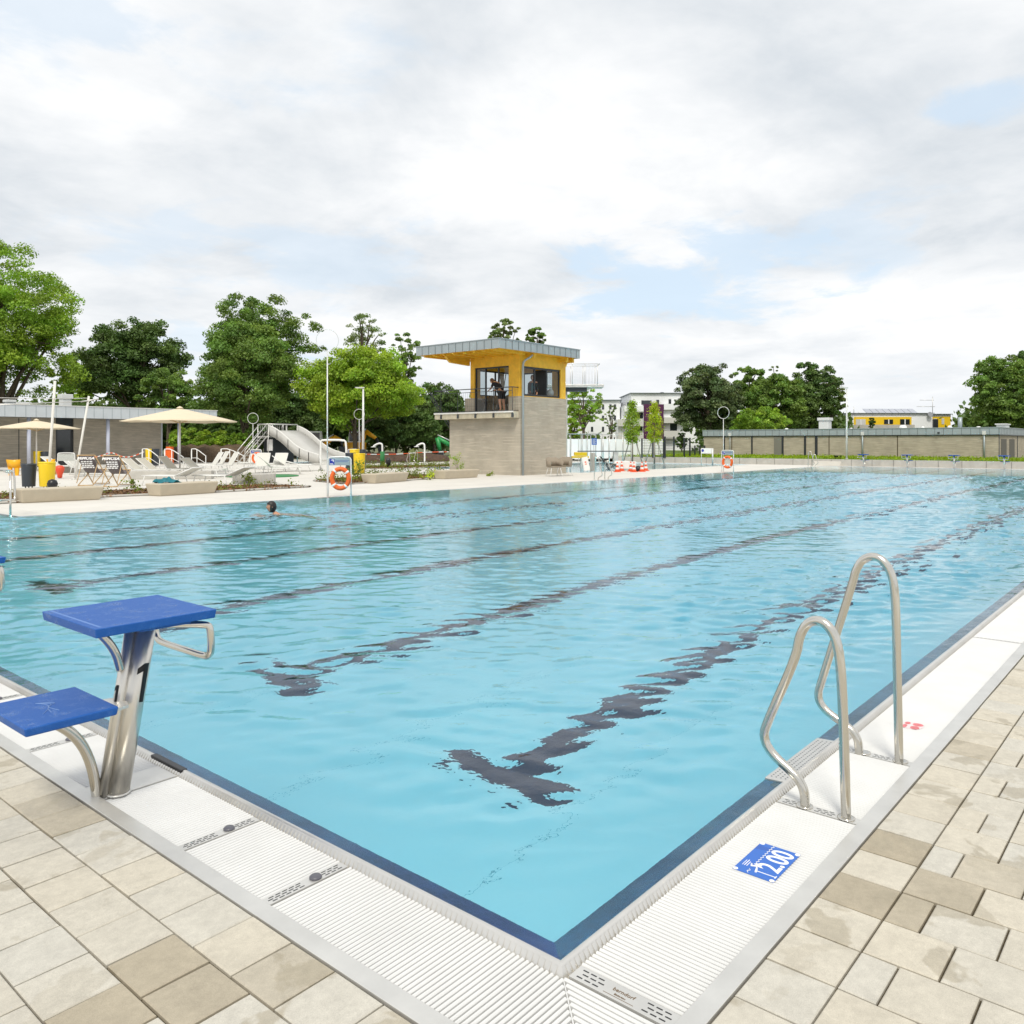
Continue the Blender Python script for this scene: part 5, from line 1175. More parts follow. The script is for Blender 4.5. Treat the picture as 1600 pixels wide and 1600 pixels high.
# ================================================================== SLIDE
sl_ = thing('water_slide', 'wide grey wave slide with tubular stairs on its left', 'slide', (0, 0, 0), 0)
A0, A1 = (31.2, 42.9), (33.2, 42.9); B0, B1 = (31.2, 48.9), (33.4, 48.9)
nseg = 22; prof = []
for i in range(nseg+1):
    f_ = i/nseg; z = 2.08*(1-f_)**1.2+.14*math.sin(f_*math.pi*2.4)*(1-f_*.4)+.22; prof.append((48.6-f_*5.7, max(.22, z)))
def surf(mb, xa, xb, dz0, dz1):
    vs = []
    for (y, z) in prof: vs += [(xa, y, z+dz0), (xb, y, z+dz1)]
    mb.add(vs, [(2*i, 2*i+1, 2*i+3, 2*i+2) for i in range(len(prof)-1)], True)
sm = M('slide_grp', (.50, .49, .46), .4, var=(3, .05)); sm2 = M('slide_rim', (.68, .67, .64), .45)
mb = MB(); surf(mb, 30.9, 33.3, 0, 0); bd = mb.build('chute', sm, sl_); bd.modifiers.new('t', 'SOLIDIFY').thickness = .05
for xs_ in (30.9, 33.3):
    mb = MB(); vs = []
    for (y, z) in prof: vs += [(xs_, y, z-.28), (xs_, y, z+.36)]
    mb.add(vs, [(2*i, 2*i+1, 2*i+3, 2*i+2) for i in range(len(prof)-1)], True); o = mb.build('side_panel', sm, sl_); o.modifiers.new('t', 'SOLIDIFY').thickness = .06
    MB().tube([(xs_, y, z+.37) for y, z in prof], .05, 6).build('side_rim', sm2, sl_)
    mb = MB()
    for i in (4, 9, 14, 18): mb.box(xs_-.06, xs_+.06, prof[i][0]-.04, prof[i][0]+.04, prof[i][1]-.30, prof[i][1]+.36)
    mb.build('flange', sm2, sl_)
MB().box(30.9, 33.3, 48.6, 50.0, 1.85, 1.95).build('platform', steel_flat, sl_)
mb = MB()
for xs_ in (30.9, 32.1, 33.3):
    for ys_ in (48.7, 50.0): mb.tube([(xs_, ys_, 0 if xs_ != 32.1 else 2.3), (xs_, ys_, 2.78)], .035, 6)
mb.tube([(30.9, 50., 2.78), (33.3, 50., 2.78)], .035, 6); mb.tube([(30.9, 48.7, 2.78), (30.9, 50, 2.78)], .035, 6); mb.tube([(33.3, 48.7, 2.78), (33.3, 50, 2.78)], .035, 6); mb.tube([(30.9, 48.7, 2.78), (33.3, 48.7, 2.78)], .035, 6)
for xx in np.arange(31.1, 33.3, .16): mb.tube([(xx, 50., 1.95), (xx, 50., 2.75)], .009, 4)
mb.build('platform_railing', steel_flat, sl_)
mb = MB()
for xs_ in (29.3,):
    pass
for s, yy in ((0, 48.9), (1, 49.8)):
    mb.tube([(30.9, yy, 1.9), (29.2, yy, .05)], .04, 6); mb.tube([(30.9, yy, 2.75), (29.2, yy, .95), (29.2, yy, 0)], .03, 6); mb.tube([(30.9, yy, 2.3), (29.2, yy, .5)], .02, 6)
for i in range(9):
    f_ = (i+.5)/9; mb.box(30.9-1.7*f_-.10, 30.9-1.7*f_+.10, 48.9, 49.8, 1.9-1.85*f_-.015, 1.9-1.85*f_+.015)
mb.build('stairs', steel_flat, sl_)
cb_ = MB().box(31.3, 33.0, 48.7, 49.9, 0, 1.84).build('service_box', anthr, sl_); MB().box(31.25, 31.29, 48.75, 49.4, .9, 1.7).build('white_sign', white_ink, sl_)
MB().box(31.0, 33.2, 42.6, 43.2, 0, .24).build('run_out_plinth', sm2, sl_)

# ================================================================== KIOSK (left building)
kb = thing('kiosk_building', 'long low brick kiosk with pale fascia and lilac posts on the left', 'building')
KX0, KX1 = -12., 28.9; KY = 52.
mb = MB(); mb.box(KX0, KX1-.2, KY+.06, 66, 3.05, 3.55); mb.build('roof', zinc_dk, kb)
mb = MB(); mb.box(KX0, KX1, KY, KY+.055, 3.0, 3.72); mb.box(KX1-.055, KX1, KY+.055, 66, 3.0, 3.72); f_ = mb.build('fascia', zinc_pale, kb)
for x in np.arange(2, KX1, .56): MB().box(x-.014, x+.014, KY-.012, KY+.001, 3.0, 3.70).build('seam', zinc, f_)
MB().box(KX0, KX1+.04, KY-.04, KY+.1, 3.72, 3.76).build('coping', alu, f_)
DX0, DX1 = 19.35, 20.45
mb = MB(); wall_v(mb, KX0, 26.3, 55., 55.3, 0, 3.05, [(DX0, DX1, 0, 3.05)]); mb.box(26.0, 26.3, 55.3, 66, 0, 3.05); mb.build('wall', brick_l, kb)
MB().box(26.3, 26.42, 54.98, 55.32, 0, 3.05).build('corner_trim', zinc_pale, kb)
mb = MB(); mb.box(DX0, DX1, 55.12, 55.2, 2.3, 3.04); mb.box(DX0, DX0+.12, 55.1, 55.2, 0, 2.3); mb.box(DX1-.12, DX1, 55.1, 55.2, 0, 2.3); dr = mb.build('door', anthr, kb); MB().box(DX0+.12, DX1-.12, 55.14, 55.15, .05, 2.3).build('pane', dk_glass, dr)
mb = MB()
for x in (7.2, 17.2): mb.box(x-.02, x+.02, 54.985, 54.999, 0, 3.0)
mb.build('wall_joint', anthr, kb)
for x in (8.5, 16.9, 21.55, 26.35, -1): MB().tube([(x, 52.5, 0), (x, 52.5, 3.03)], .11, 14).build('post', lilac_post, kb)
def vent(x, y, z, w, d, h_, nm='roof_vent', par=None, mat=alu):
    mb = MB(); mb.box(x-w/2, x+w/2, y-d/2, y+d/2, z, z+h_*.72); mb.box(x-w*.62, x+w*.62, y-d*.62, y+d*.62, z+h_*.76, z+h_); mb.box(x-w*.4, x+w*.4, y-d*.4, y+d*.4, z+h_*.7, z+h_*.8); return mb.build(nm, mat, par, bevel=.03)
xk = lambda px: (lambda r: CU+((57-CV)/(SS-CC*r))*(CC+SS*r))((px-800)/FPX)
vent(xk(15), 57, 3.5, .5, .5, .72, par=kb); vent(xk(36), 57, 3.5, .5, .5, .6, par=kb); vent(xk(102), 57, 3.5, .6, .6, 1.22, par=kb)
for px_ in (155, 165): MB().tube(smooth_path([(xk(px_)-.16, 57, 3.5), (xk(px_)-.16, 57, 3.75), (xk(px_), 57, 3.95), (xk(px_)+.16, 57, 3.75), (xk(px_)+.16, 57, 3.65)], 1), .06, 8).build('vent_pipe', alu, kb)

# ================================================================== RIGHT: retaining wall, lawn, long building
rw = MB().box(51.45, 51.75, -20, 33.5, -.1, .40).build('retaining_wall', concrete_g, bevel=.01); tag(rw, 'long low concrete retaining wall behind the far pool end', 'wall')
mb = MB()
for y in np.arange(-19.4, 33.4, 1.25): mb.box(51.440, 51.4495, y-.007, y+.007, -.05, .395)
mb.build('panel_joint', dark_gap, rw)
st_ = thing('steps', 'two pale concrete steps in the retaining wall by the far ladder', 'steps'); MB().box(51.05, 51.43, 16.2, 17.9, 0, .14).build('tread', concrete_w, st_, bevel=.01); MB().box(51.25, 51.435, 16.2, 17.9, .141, .28).build('tread', concrete_w, st_, bevel=.01)
def slope_sheet(name, mat, pts): mb = MB(); mb.add(pts, [(0,1,2,3)]); o = mb.build(name, mat); struct(o)
slope_sheet('grass_strip', grass_mat, [(51.76, -40, .40), (60.2, -40, .46), (60.2, 40, .46), (51.76, 40, .40)])
slope_sheet('grass_field', grass_mat, [(60.2, 31, .462), (90, 31, .5), (90, 62, .5), (60.2, 62, .462)])
cs = np.column_stack([rng.uniform(51.9, 60, 1500), rng.uniform(5, 34, 1500), np.full(1500, .45)])
o = leaves('grass_tufts', foliage('grass_blades', (.24, .36, .012), .4), None, cs, 10, .16, .06, -.2, (.7, 1.3), .5); tag(o, 'bright green grass along the low building', 'grass', kind='stuff')
sb = thing('changing_block', 'long low beige brick building with zinc fascia at the far end of the pool', 'building')
BX = 60.; BY0, BY1 = 8.9, 30.2; bt = 2.0
mb = MB(); mb.box(BX+.06, 72, BY0+.06, BY1, .3, bt+.02); mb.build('wall', brick_r, sb)
mb = MB(); mb.box(BX-.05, 72, BY0-.05, BY1+.05, bt+.02, bt+.47); fc = mb.build('fascia', zinc, sb); mb = MB()
for y in np.arange(BY0, BY1, .55): mb.box(BX-.062, BX-.049, y-.012, y+.012, bt+.02, bt+.45)
for x in np.arange(BX, 72, .55): mb.box(x-.012, x+.012, BY0-.062, BY0-.049, bt+.02, bt+.45)
mb.build('seam', zinc_dk, fc); MB().box(BX-.09, 72, BY0-.09, BY1+.09, bt+.47, bt+.51).build('coping', zinc, fc); MB().box(BX-.03, 72, BY0-.03, BY1+.03, bt-.04, bt+.02).build('shadow_gap', anthr, sb)
yb = lambda px: (lambda r: CV+((BX-CU)/(CC+SS*r))*(SS-CC*r))((px-800)/FPX)
mb = MB()
for px_, w in ((1131.5, .10), (1174.5, .12), (1221, .3), (1257.5, .16), (1275, .2)): y = yb(px_); mb.box(BX+.03, BX+.0605, y-w/2, y+w/2, .3, bt-.04)
mb.build('dark_slot', anthr, sb); mb = MB()
for px_ in (1295, 1402, 1143): y = yb(px_); mb.box(BX+.045, BX+.0605, y-.03, y+.03, .3, bt-.04)
mb.build('expansion_joint', M('brown_joint', (.10, .08, .05), .9), sb)
y = yb(1216); MB().box(BX+.02, BX+.0605, y-.25, y+.35, .3, bt-.04).build('screen', M('slat_screen', (.20, .19, .16), .7), sb)
for px_ in (1348, 1538, 1141):
    y = yb(px_); MB().tube([(BX-.04, y, bt+.15), (BX-.04, y, .35)], .055 if px_ > 1200 else .03, 8).build('downpipe', zinc, sb); MB().box(BX-.14, BX-.02, y-.11, y+.11, bt+.0, bt+.25).build('rain_hopper', alu, sb, bevel=.01)
xs_of = lambda px: (lambda r: CU+((BY0-CV)/(SS-CC*r))*(CC+SS*r))((px-800)/FPX)
for a, b_ in ((1565.5, 1574), (1578.5, 1586.5)): MB().box(xs_of(a), xs_of(b_), BY0+.04, BY0+.0605, .4, 1.72).build('doorway', M('grey_door', (.12, .11, .09), .7) if not bpy.data.materials.get('grey_door') else bpy.data.materials['grey_door'], sb)
for a in (1562.5, 1591): MB().box(xs_of(a)-.05, xs_of(a)+.05, BY0+.03, BY0+.0606, .4, bt-.04).build('dark_slot', anthr, sb)
y = yb(1286)+1.5; vent(BX+3, y-1.5+.9, bt+.47, .75, .75, .95, par=sb)
for px_, D_, w, h_ in ((1229, 68, .3, .2), (1330, 66, .22, .2), (1411, 64, .55, .38), (1442, 64, .25, .28), (1484, 62, .3, .3), (1529, 60, .3, .2)):
    x, y = P(px_, D_); MB().lathe([(w*.5, 0), (w*.55, h_*.4), (w*.4, h_*.9), (w*.1, h_)], 12).build('roof_dome', white_paint, sb, loc=(x, y, bt+.47))
x, y = P(1500, 62); MB().tube([(x, y, bt+.4), (x, y, Z(652, 62))], .15, 12).build('flue', zinc, sb); x, y = P(1567, 60); vent(x, y, bt+.5, 1.4, .6, .35, 'roof_light', sb)
x, y = P(1428, 57); MB().box(-.06, .06, -.06, .06, 0, .1).build('camera', black_rub, sb, loc=(BX-.12, yb(1467), bt+.1))
# little things on the lawn
x, y = P(1309, 54.5); o = MB().frus(.40, .62, (-.14, .14, -.14, .14), (-.2, .2, -.2, .2)).build('flower_pot', black_rub); o.location = (x, y, 0); tag(o, 'small black pot on the grass strip left of the lamp post', 'pot')

# white screen fence and gate
ff = thing('screen_fence', 'tall white panel fence behind the diving pool', 'fence'); 
a = Vector(P(880, 62)); b_ = Vector(P(1040, 66)); d = b_-a; L = d.length; ff.location = (a.x, a.y, .1); ff.rotation_euler = (0, 0, math.atan2(d.y, d.x))
n_ = 14; zt = Z(686, 64)
for i in range(n_): MB().box(i*L/n_+.03, (i+1)*L/n_-.03, 0, .04, .15, zt-.1).build('panel', white_wall, ff)
mb = MB()
for i in range(n_+1): mb.box(i*L/n_-.028, i*L/n_+.028, -.01, .05, 0, zt-.06)
mb.build('post', steel_flat, ff)
def frame_fence(label, px0, D0, px1, D1, ytop, n, name='mesh_fence', mat=anthr, zb=.35, mesh_=True, group=None):
    a = Vector(P(px0, D0)); b_ = Vector(P(px1, D1)); d = b_-a; L = d.length; h_ = Z(ytop, (D0+D1)/2)-zb; f_ = thing(name, label, 'fence', (a.x, a.y, zb), math.atan2(d.y, d.x), group)
    mb = MB()
    for i in range(n+1): mb.box(i*L/n-.045, i*L/n+.045, -.045, .045, 0, h_)
    mb.build('post', mat, f_); mb = MB()
    if mesh_:
        for z in np.arange(.1, h_, .2): mb.tube([(0, 0, z), (L, 0, z)], .008, 4)
        for x in np.arange(0, L, .12): mb.tube([(x, 0, .05), (x, 0, h_-.03)], .006, 4)
    else:
        for z in (.1, h_-.05): mb.tube([(0, 0, z), (L, 0, z)], .02, 4)
    mb.build('mesh_panel', mat, f_); return f_
frame_fence('dark mesh fence panels before the white boards', 1003, 60, 1037, 60.5, 685, 2); frame_fence('dark framed gate left of the open passage', 1039, 60.3, 1053, 60.8, 682, 1, 'gate'); frame_fence('dark framed gate right of the open passage', 1069, 61, 1078, 61.5, 684, 1, 'gate'); frame_fence('low dark mesh fence reaching the long building', 1078, 64, 1101, 66, 696, 3)
# pole railings of the springboard area
pr_ = thing('pool_railing', 'tall grey tubular railing in front of the white fence', 'railing', (*P(884, 52), 0), FACE)
mb = MB(); zr = Z(678, 52); mb.tube([(0, 0, zr), (2.2, 0, zr)], .035, 6); mb.tube([(2.2, 0, zr-.03), (4.4, .3, zr-.1)], .018, 6)
for px_ in (891, 908, 910, 918, 923, 931, 941, 943, 952, 962, 973): mb.tube([((px_-884)/FPX*52, 0, 0), ((px_-884)/FPX*52, 0, zr-.02)], .032, 6)
mb.build('tubes', steel_flat, pr_)
sg_ = thing('blue_notice', 'blue notice board fixed to the tall railing', 'notice board', (*P(928.5, 51.8), Z(695, 51.8)), FACE); MB().box(-.16, .16, -.01, .01, 0, .42).build('board', blue_sign, sg_); mb = MB()
for i in range(5): mb.box(-.11, .11-.03*(i % 2), -.016, -.011, .06+.07*i, .085+.07*i)
mb.build('text_line', white_ink, sg_)
# springboard
sbp = thing('springboard', 'long dark springboard on a yellow stand beside the diving pool', 'springboard', (*P(893, 46), 0), FACE)
MB().box(.35, 3.3, -.25, .25, .97, 1.02).build('board', anthr_rail, sbp); MB().box(0, .95, -.3, .3, .62, .72).build('stand_beam', yellow_pl, sbp, bevel=.01); MB().box(.15, .85, -.28, .28, .74, .94).build('stand_top', yellow_pl, sbp, bevel=.01)
mb = MB(); mb.box(.5, .6, -.2, .2, 0, .62); mb.box(2.35, 2.6, -.2, .2, 0, .95); mb.build('support', steel_flat, sbp)
x, y = P(918, 40.5); wb_ = thing('leaning_board', 'white board with red marks leaning next to the far ladder', 'board', (x, y, 0), FACE); mb = MB(); mb.at(0, 0, 0, 0, 0, R(-12)); mb.box(-.14, .16, -.02, .02, .1, .78); mb.build('board', white_paint, wb_); mb = MB(); mb.at(0, 0, 0, 0, 0, R(-12)); mb.box(-.03, .05, -.026, -.021, .5, .56); mb.box(-.03, .05, -.026, -.021, .4, .45); mb.build('mark', cone_or, wb_)
MB().tube([(-.10, 0, .2), (-.2, .3, 0)], .015, 5).build('leg', steel_flat, wb_); MB().tube([(.1, 0, .2), (.16, .3, 0)], .015, 5).build('leg', steel_flat, wb_)
x, y = P(926, 42.5); o = MB().box(-.1, .1, -.1, .1, 0, .95).build('concrete_post', concrete_g, bevel=.01); o.location = (x, y, 0); tag(o, 'grey square post carrying the springboard end', 'post')
# cones, barrels, covered chair
def cone(label, px, D):
    x, y = P(px, D); c = thing('traffic_cone', label, 'traffic cone', (x, y, 0), FACE, 'red and white traffic cones by the diving pool')
    MB().box(-.17, .17, -.17, .17, 0, .035).build('base', cone_or, c, bevel=.01)
    zs = [.035, .13, .23, .33, .43, .50]; rs = [.125, .105, .083, .062, .04, .028]
    for k in range(5): MB().lathe([(rs[k], zs[k]), (rs[k+1], zs[k+1])], 14).build('band', cone_or if k % 2 == 0 else white_paint, c)
    return c
c0 = cone('traffic cone at the left end of the cone group', 964.5, 41.3)
for px_, D_, lab in ((971.5, 42.6, 'second traffic cone from the left, set slightly back'), (985.5, 42.2, 'traffic cone just behind the middle one'), (990.5, 41.2, 'middle traffic cone standing furthest forward'), (1003, 41.6, 'traffic cone right of the black bag'), (1009, 43, 'traffic cone at the right end of the cone group')):
    dup(c0, (*P(px_, D_), 0), FACE, lab)
for px_, D_, lab in ((967, 43.6, 'white float drum left of the second cone'), (977, 43.4, 'white float drum between the cones')):
    x, y = P(px_, D_); o = MB().at(0, 0, .28, 0, R(90)).lathe([(.12, -.28), (.22, -.22), (.24, 0), (.22, .22), (.12, .28)], 16).build('float_drum', white_paint); o.location = (x, y, 0); o.rotation_euler = (0, 0, FACE+R(90)); tag(o, lab, 'drum', 'white float drums')
x, y = P(997, 42); o = MB().lathe([(.16, 0), (.2, .12), (.12, .26), (.03, .3)], 12).build('bag', black_rub); o.location = (x, y, 0); tag(o, 'small black bag between the cones', 'bag')
x, y = P(950, 43.5); cc = thing('folding_lounger', 'dark covered folding lounger left of the cones', 'folding lounger', (x, y, 0), FACE); mb = MB(); mb.add([(-.4, -.3, .75), (-.4, .3, .75), (0, -.3, .32), (0, .3, .32), (.5, -.3, .38), (.5, .3, .38)], [(0,2,3,1), (2,4,5,3)]); o = mb.build('sling', M('dark_taupe_sling', (.14, .12, .10), .8), cc); o.modifiers.new('t', 'SOLIDIFY').thickness = .04; 
mb = MB()
for s in (-.3, .3): mb.tube([(-.4, s, .75), (.1, s, 0)], .02, 6); mb.tube([(.5, s, .38), (-.1, s, 0)], .02, 6)
mb.build('frame', anthr, cc)
x, y = P(979, 42.8); o = MB().box(-.5, .5, -.02, .02, .12, .5).build('barrier_board', white_paint); o.location = (x, y, 0); o.rotation_euler = (0, 0, FACE); tag(o, 'low white barrier board behind the cones', 'barrier board')

# small notice stand on the right bank
x, y = P(1118, 53.5); ns = thing('notice_stand', 'white notice stand with a blue round sign at the retaining wall', 'notice stand', (x-1.2, y, 0), FACE); MB().box(-.38, .30, -.01, .01, .78, 1.12).build('board', white_paint, ns); MB().at(-.28, -.012, .97, 0, R(90)).lathe([(.09, 0), (.09, .004)], 14).build('symbol', dk_blue, ns)
mb = MB(); mb.tube([(.36, 0, 0), (.36, 0, 1.12)], .05, 6); mb.tube([(-.36, 0, 0), (-.36, 0, 1.1)], .02, 6); mb.build('post', alu, ns)

# ================================================================== DIVING PLATFORM (behind the tower)
dv = thing('diving_platform', 'grey steel diving platform with railing sticking out right of the tower', 'diving platform', (*P(883, 50), 0), FACE); zb_ = Z(603, 50); zt_ = Z(570, 50)
MB().box(-1.2, 2.3, -.6, .8, zb_-.12, zb_+.06).build('deck', steel_flat, dv, bevel=.01); MB().box(-.15, .12, -.2, .2, 0, zb_-.12).build('column', concrete_g, dv, bevel=.01); MB().box(-.1, 1.3, -.3, .3, zb_-.35, zb_-.12).build('bracket', anthr_rail, dv)
mb = MB()
for yy in (-.6, .8):
    mb.tube([(-1.2, yy, zt_), (2.05, yy, zt_)], .022, 6)
    for xx in np.arange(-1.1, 2.1, .75): mb.tube([(xx, yy, zb_), (xx, yy, zt_)], .022, 6)
    for xx in np.arange(-1.1, 2.05, .19): mb.tube([(xx, yy, zb_+.06), (xx, yy, zt_)], .0042, 4)
mb.tube([(2.05, -.6, zt_), (2.05, .8, zt_)], .022, 6); mb.build('railing', steel_flat, dv)

# ================================================================== BUILDINGS BEHIND
def facade_thing(name, label, px0, D, rz=0., z=0.): x, y = P(px0, D); return thing(name, label, 'building', (x, y, z), FACE+rz)
D_ = 112.; s1 = D_/FPX
fx = lambda px, p0: (px-p0)*s1
fz = lambda py: Z(py, D_)
apt = facade_thing('apartment_building', 'stepped white apartment block with a dark purple stair panel', 985, D_)
X_ = lambda px: fx(px, 985)
MB().box(X_(966), X_(1100), 1.0, 14, 0, fz(655)).build('wall', white_wall, apt); MB().box(X_(976), X_(1100), .7, 13, fz(655), fz(634)).build('wall', white_wall, apt)
MB().box(X_(988), X_(1100), 1.1, 12, fz(634), fz(614)).build('wall', white_wall, apt); MB().box(X_(986), X_(1100), .8, 12.5, fz(614), fz(613)).build('roof', zinc_dk, apt)
MB().box(X_(1007), X_(1037.5), .3, 2.0, 0, fz(631.5)).build('stair_panel', purple, apt)
for (a, b_, c, d_) in ((966, 1006, 655, 666), (966, 1006, 676, 688), (1038, 1075, 652, 661), (1038, 1062, 673, 685), (976, 1006, 634, 643), (1038, 1075, 631, 640)): MB().box(X_(a), X_(b_), .2, .69, fz(d_), fz(c)).build('balcony', white_wall if c < 640 else grey_wall, apt)
for (a, b_, c, d_, mt) in ((1004, 1020, 625, 631.5, dk_glass), (1027.5, 1032, 624, 630.5, dk_glass), (1047, 1051, 623, 630.5, dk_glass), (981.5, 992.5, 628, 633.5, dk_glass)): MB().box(X_(a), X_(b_), 1.02, 1.095, fz(d_), fz(c)).build('window', mt, apt)
for (a, b_, c, d_, mt) in ((993, 1006, 645, 653.5, dk_glass), (968, 978, 664, 673, pale_glass), (997, 1005, 663, 673, dk_glass), (976, 1005, 681, 685, dk_glass), (1051, 1064, 643, 650, pale_glass), (1039, 1049, 661, 672, pale_glass), (1049, 1060, 661, 673, dk_glass)):
    MB().box(X_(a), X_(b_), (.62 if c < 655 else .92), .695 if c < 655 else .995, fz(d_), fz(c)).build('window', mt, apt)
for (a, b_, c, d_) in ((1015, 1020, 645, 649.5), (1028, 1031, 645, 650)): MB().box(X_(a), X_(b_), .22, .295, fz(d_), fz(c)).build('window', pale_glass, apt)
x, y = X_(1047), 6; MB().lathe([(.35, fz(613)), (.5, fz(612)), (.3, fz(609)), (.05, fz(608.5))], 10, x, y).build('roof_vent', anthr, apt)
ap2 = facade_thing('apartment_building', 'plain white apartment block with paired small windows', 900, D_+4, R(-6)); X_ = lambda px: fx(px, 900)*1.035
MB().box(X_(880), X_(968), 0, 12, 0, fz(624)).build('wall', white_wall, ap2); MB().box(X_(878), X_(971), -.3, 12.4, fz(624)+.0, fz(622.5)).build('roof', zinc_dk, ap2)
for py_ in (634, 652, 670, 687):
    for px_ in (942, 953.5, 960.5, 925): MB().box(X_(px_-1.7), X_(px_+1.7), -.06, -.003, fz(py_+4), fz(py_-4)).build('window', dk_glass, ap2)
D_ = 98.; s1 = D_/FPX
hs = facade_thing('yellow_house', 'flat roofed white house with yellow window bands and solar panels', 1325, D_); X_ = lambda px: fx(px, 1325)
MB().box(X_(1324), X_(1457), 0, 12, 0, fz(646)).build('wall', white_wall, hs); MB().box(X_(1457)+.002, X_(1492), .9, 12, 0, fz(647)).build('wall', white_wall, hs)
MB().box(X_(1322), X_(1459), -.25, 12.2, fz(646), fz(645.2)).build('roof', zinc_dk, hs); MB().box(X_(1459), X_(1493), .6, 12.2, fz(647), fz(646.2)).build('roof', zinc_dk, hs)
MB().box(X_(1334), X_(1424), -.05, -.002, fz(672), fz(651.5)).build('yellow_band', house_y, hs); MB().box(X_(1462), X_(1491), .85, .897, fz(672), fz(650.5)).build('yellow_band', house_y, hs)
for (a, b_, c, d_, mt, yy) in ((1337, 1352, 655, 665, pale_glass, 0), (1381, 1395, 655.5, 662.5, dk_glass, 0), (1406, 1421, 655, 670, dk_glass, 0), (1464.5, 1469, 653.5, 662.5, pale_glass, .9), (1477, 1481, 653.5, 662.5, pale_glass, .9), (1326, 1333, 646.8, 647, white_wall, 0)):
    w_ = MB().box(X_(a), X_(b_), yy-.09, yy-.053, fz(d_), fz(c)).build('window', mt, hs); 
    if b_-a > 10: MB().box(X_((a+b_)/2-.8), X_((a+b_)/2+.8), yy-.12, yy-.091, fz(d_), fz(c)).build('mullion', white_paint, w_)
MB().box(X_(1310), X_(1410), -3, -2.5, 0, fz(664.5)).build('terrace_wall', concrete_g, hs)
mb = MB()
for i in range(8): a = X_(1373+10.4*i); mb.add([(a, 3, fz(645)), (a+.72, 3, fz(645)), (a+.92, 5, fz(636)), (a+.20, 5, fz(636)), (a, 3.05, fz(645)-.06), (a+.72, 3.05, fz(645)-.06), (a+.92, 5.05, fz(636)-.06), (a+.2, 5.05, fz(636)-.06)], [(0,1,2,3), (7,6,5,4), (0,4,5,1), (1,5,6,2), (2,6,7,3), (3,7,4,0)])
mb.build('solar_panel', solar, hs); mb = MB().at(X_(1451), -.3, fz(648), 0, R(70)); mb.lathe([(.02, 0), (.18, .03), (.30, .09), (.31, .11)], 16); mb.build('satellite_dish', M('dish_grey', (.25, .26, .28), .5), hs)
MB().tube([(X_(1356), 4, fz(645)), (X_(1356), 4, fz(633))], .04, 5).build('antenna', steel_flat, hs)
mb = MB(); mb.tube([(X_(1484), 4, fz(647)), (X_(1484), 4, fz(617))], .04, 5)
for z_, a, b_ in ((622.5, 1463, 1486), (633, 1458, 1488)): mb.tube([(X_(a), 4, fz(z_)), (X_(b_), 4, fz(z_))], .03, 4)
mb.build('antenna', steel_flat, hs); MB().box(X_(1457), X_(1464), -.3, .5, 0, fz(655)).build('chimney', anthr, hs)

# ================================================================== EXCAVATORS
def excavator(label, px, D, mat, boom, rz=0):
    x, y = P(px, D); e_ = thing('excavator', label, 'excavator', (x, y, 0), FACE+rz, 'excavators behind the children pool'); k = FPX/D
    MB().box(-1.2, .6, -.8, .8, .75, 1.5).build('body', mat, e_, bevel=.08); MB().frus(1.2, 2.5, (-.9, .35, -.6, .3), (-.75, .25, -.55, .25)).build('cab', white_wall, e_, bevel=.06); MB().box(-.72, .22, -.62, -.56, 1.6, 2.35).build('cab_window', dk_glass, e_)
    for s in (-.9, .55):
        mb = MB(); mb.prism([(-1.4, .35), (-1.2, .65), (1.0, .65), (1.2, .35), (1.0, .02), (-1.2, .02)], s, s+.4, ax='y'); mb.build('track', anthr, e_, bevel=.03)
    pts = [Vector(((bx-px)/k, -.2, Z(by, D))) for bx, by in boom]
    mb = MB(); 
    for a, b_ in zip(pts[:-2], pts[1:-1]): mb.tube([a, b_], [.24, .17], 6)
    mb.build('boom', mat, e_); MB().tube([pts[0]+Vector((0, 0, .4)), pts[1]+Vector((0, 0, .25))], .06, 6).build('cylinder', steel_flat, e_)
    MB().tube([pts[-2], pts[-1]], [.16, .10], 6).build('stick', anthr, e_); q = pts[-1]; MB().frus(q.z-.5, q.z+.15, (q.x-.2, q.x+.35, -.5, .1), (q.x-.3, q.x+.2, -.5, .1)).build('bucket', anthr, e_, bevel=.04)
excavator('yellow excavator with pale cab behind the slide', 498, 74, yellow_or, [(505, 697), (522, 683), (534, 688), (536, 700)]); excavator('yellow excavator boom showing right of the lamp post', 560, 76, yellow_or, [(566, 692), (572, 674), (588, 685), (596, 700)])
excavator('green excavator arm left of the brick tower', 742, 72, M('green_machine', (.03, .28, .07), .4), [(704, 696), (684, 684), (688, 706), (689, 707)])
mb = MB(); rd = random.Random(9)
for i in range(60):
    px_ = rd.uniform(575, 700); D1 = rd.uniform(66, 72); x, y = P(px_, D1); r_ = rd.uniform(.5, 1.1); mb.at(x, y, -.25, rd.uniform(0, 6)); mb.lathe([(r_*1.3, 0), (r_, r_*.45), (r_*.5, r_*.75), (.05, r_*.85)], 9)
o = mb.build('earth_heaps', M('brown_earth', (.10, .06, .04), .95, var=(2, .3), bump=(6, 1., .2))); o['kind'] = 'structure'
mb = MB()
for i in range(40):
    px_ = rd.uniform(262, 385); D1 = rd.uniform(62, 67); x, y = P(px_, D1); r_ = rd.uniform(.8, 1.5); mb.at(x, y, -.2, rd.uniform(0, 6)); mb.lathe([(r_*1.3, 0), (r_, r_*.5), (r_*.5, r_*.9), (.05, r_*1.05)], 9)
o = mb.build('earth_bank', M('bank_earth', (.12, .08, .045), .95, var=(2, .3), bump=(6, 1., .2))); o['kind'] = 'structure'

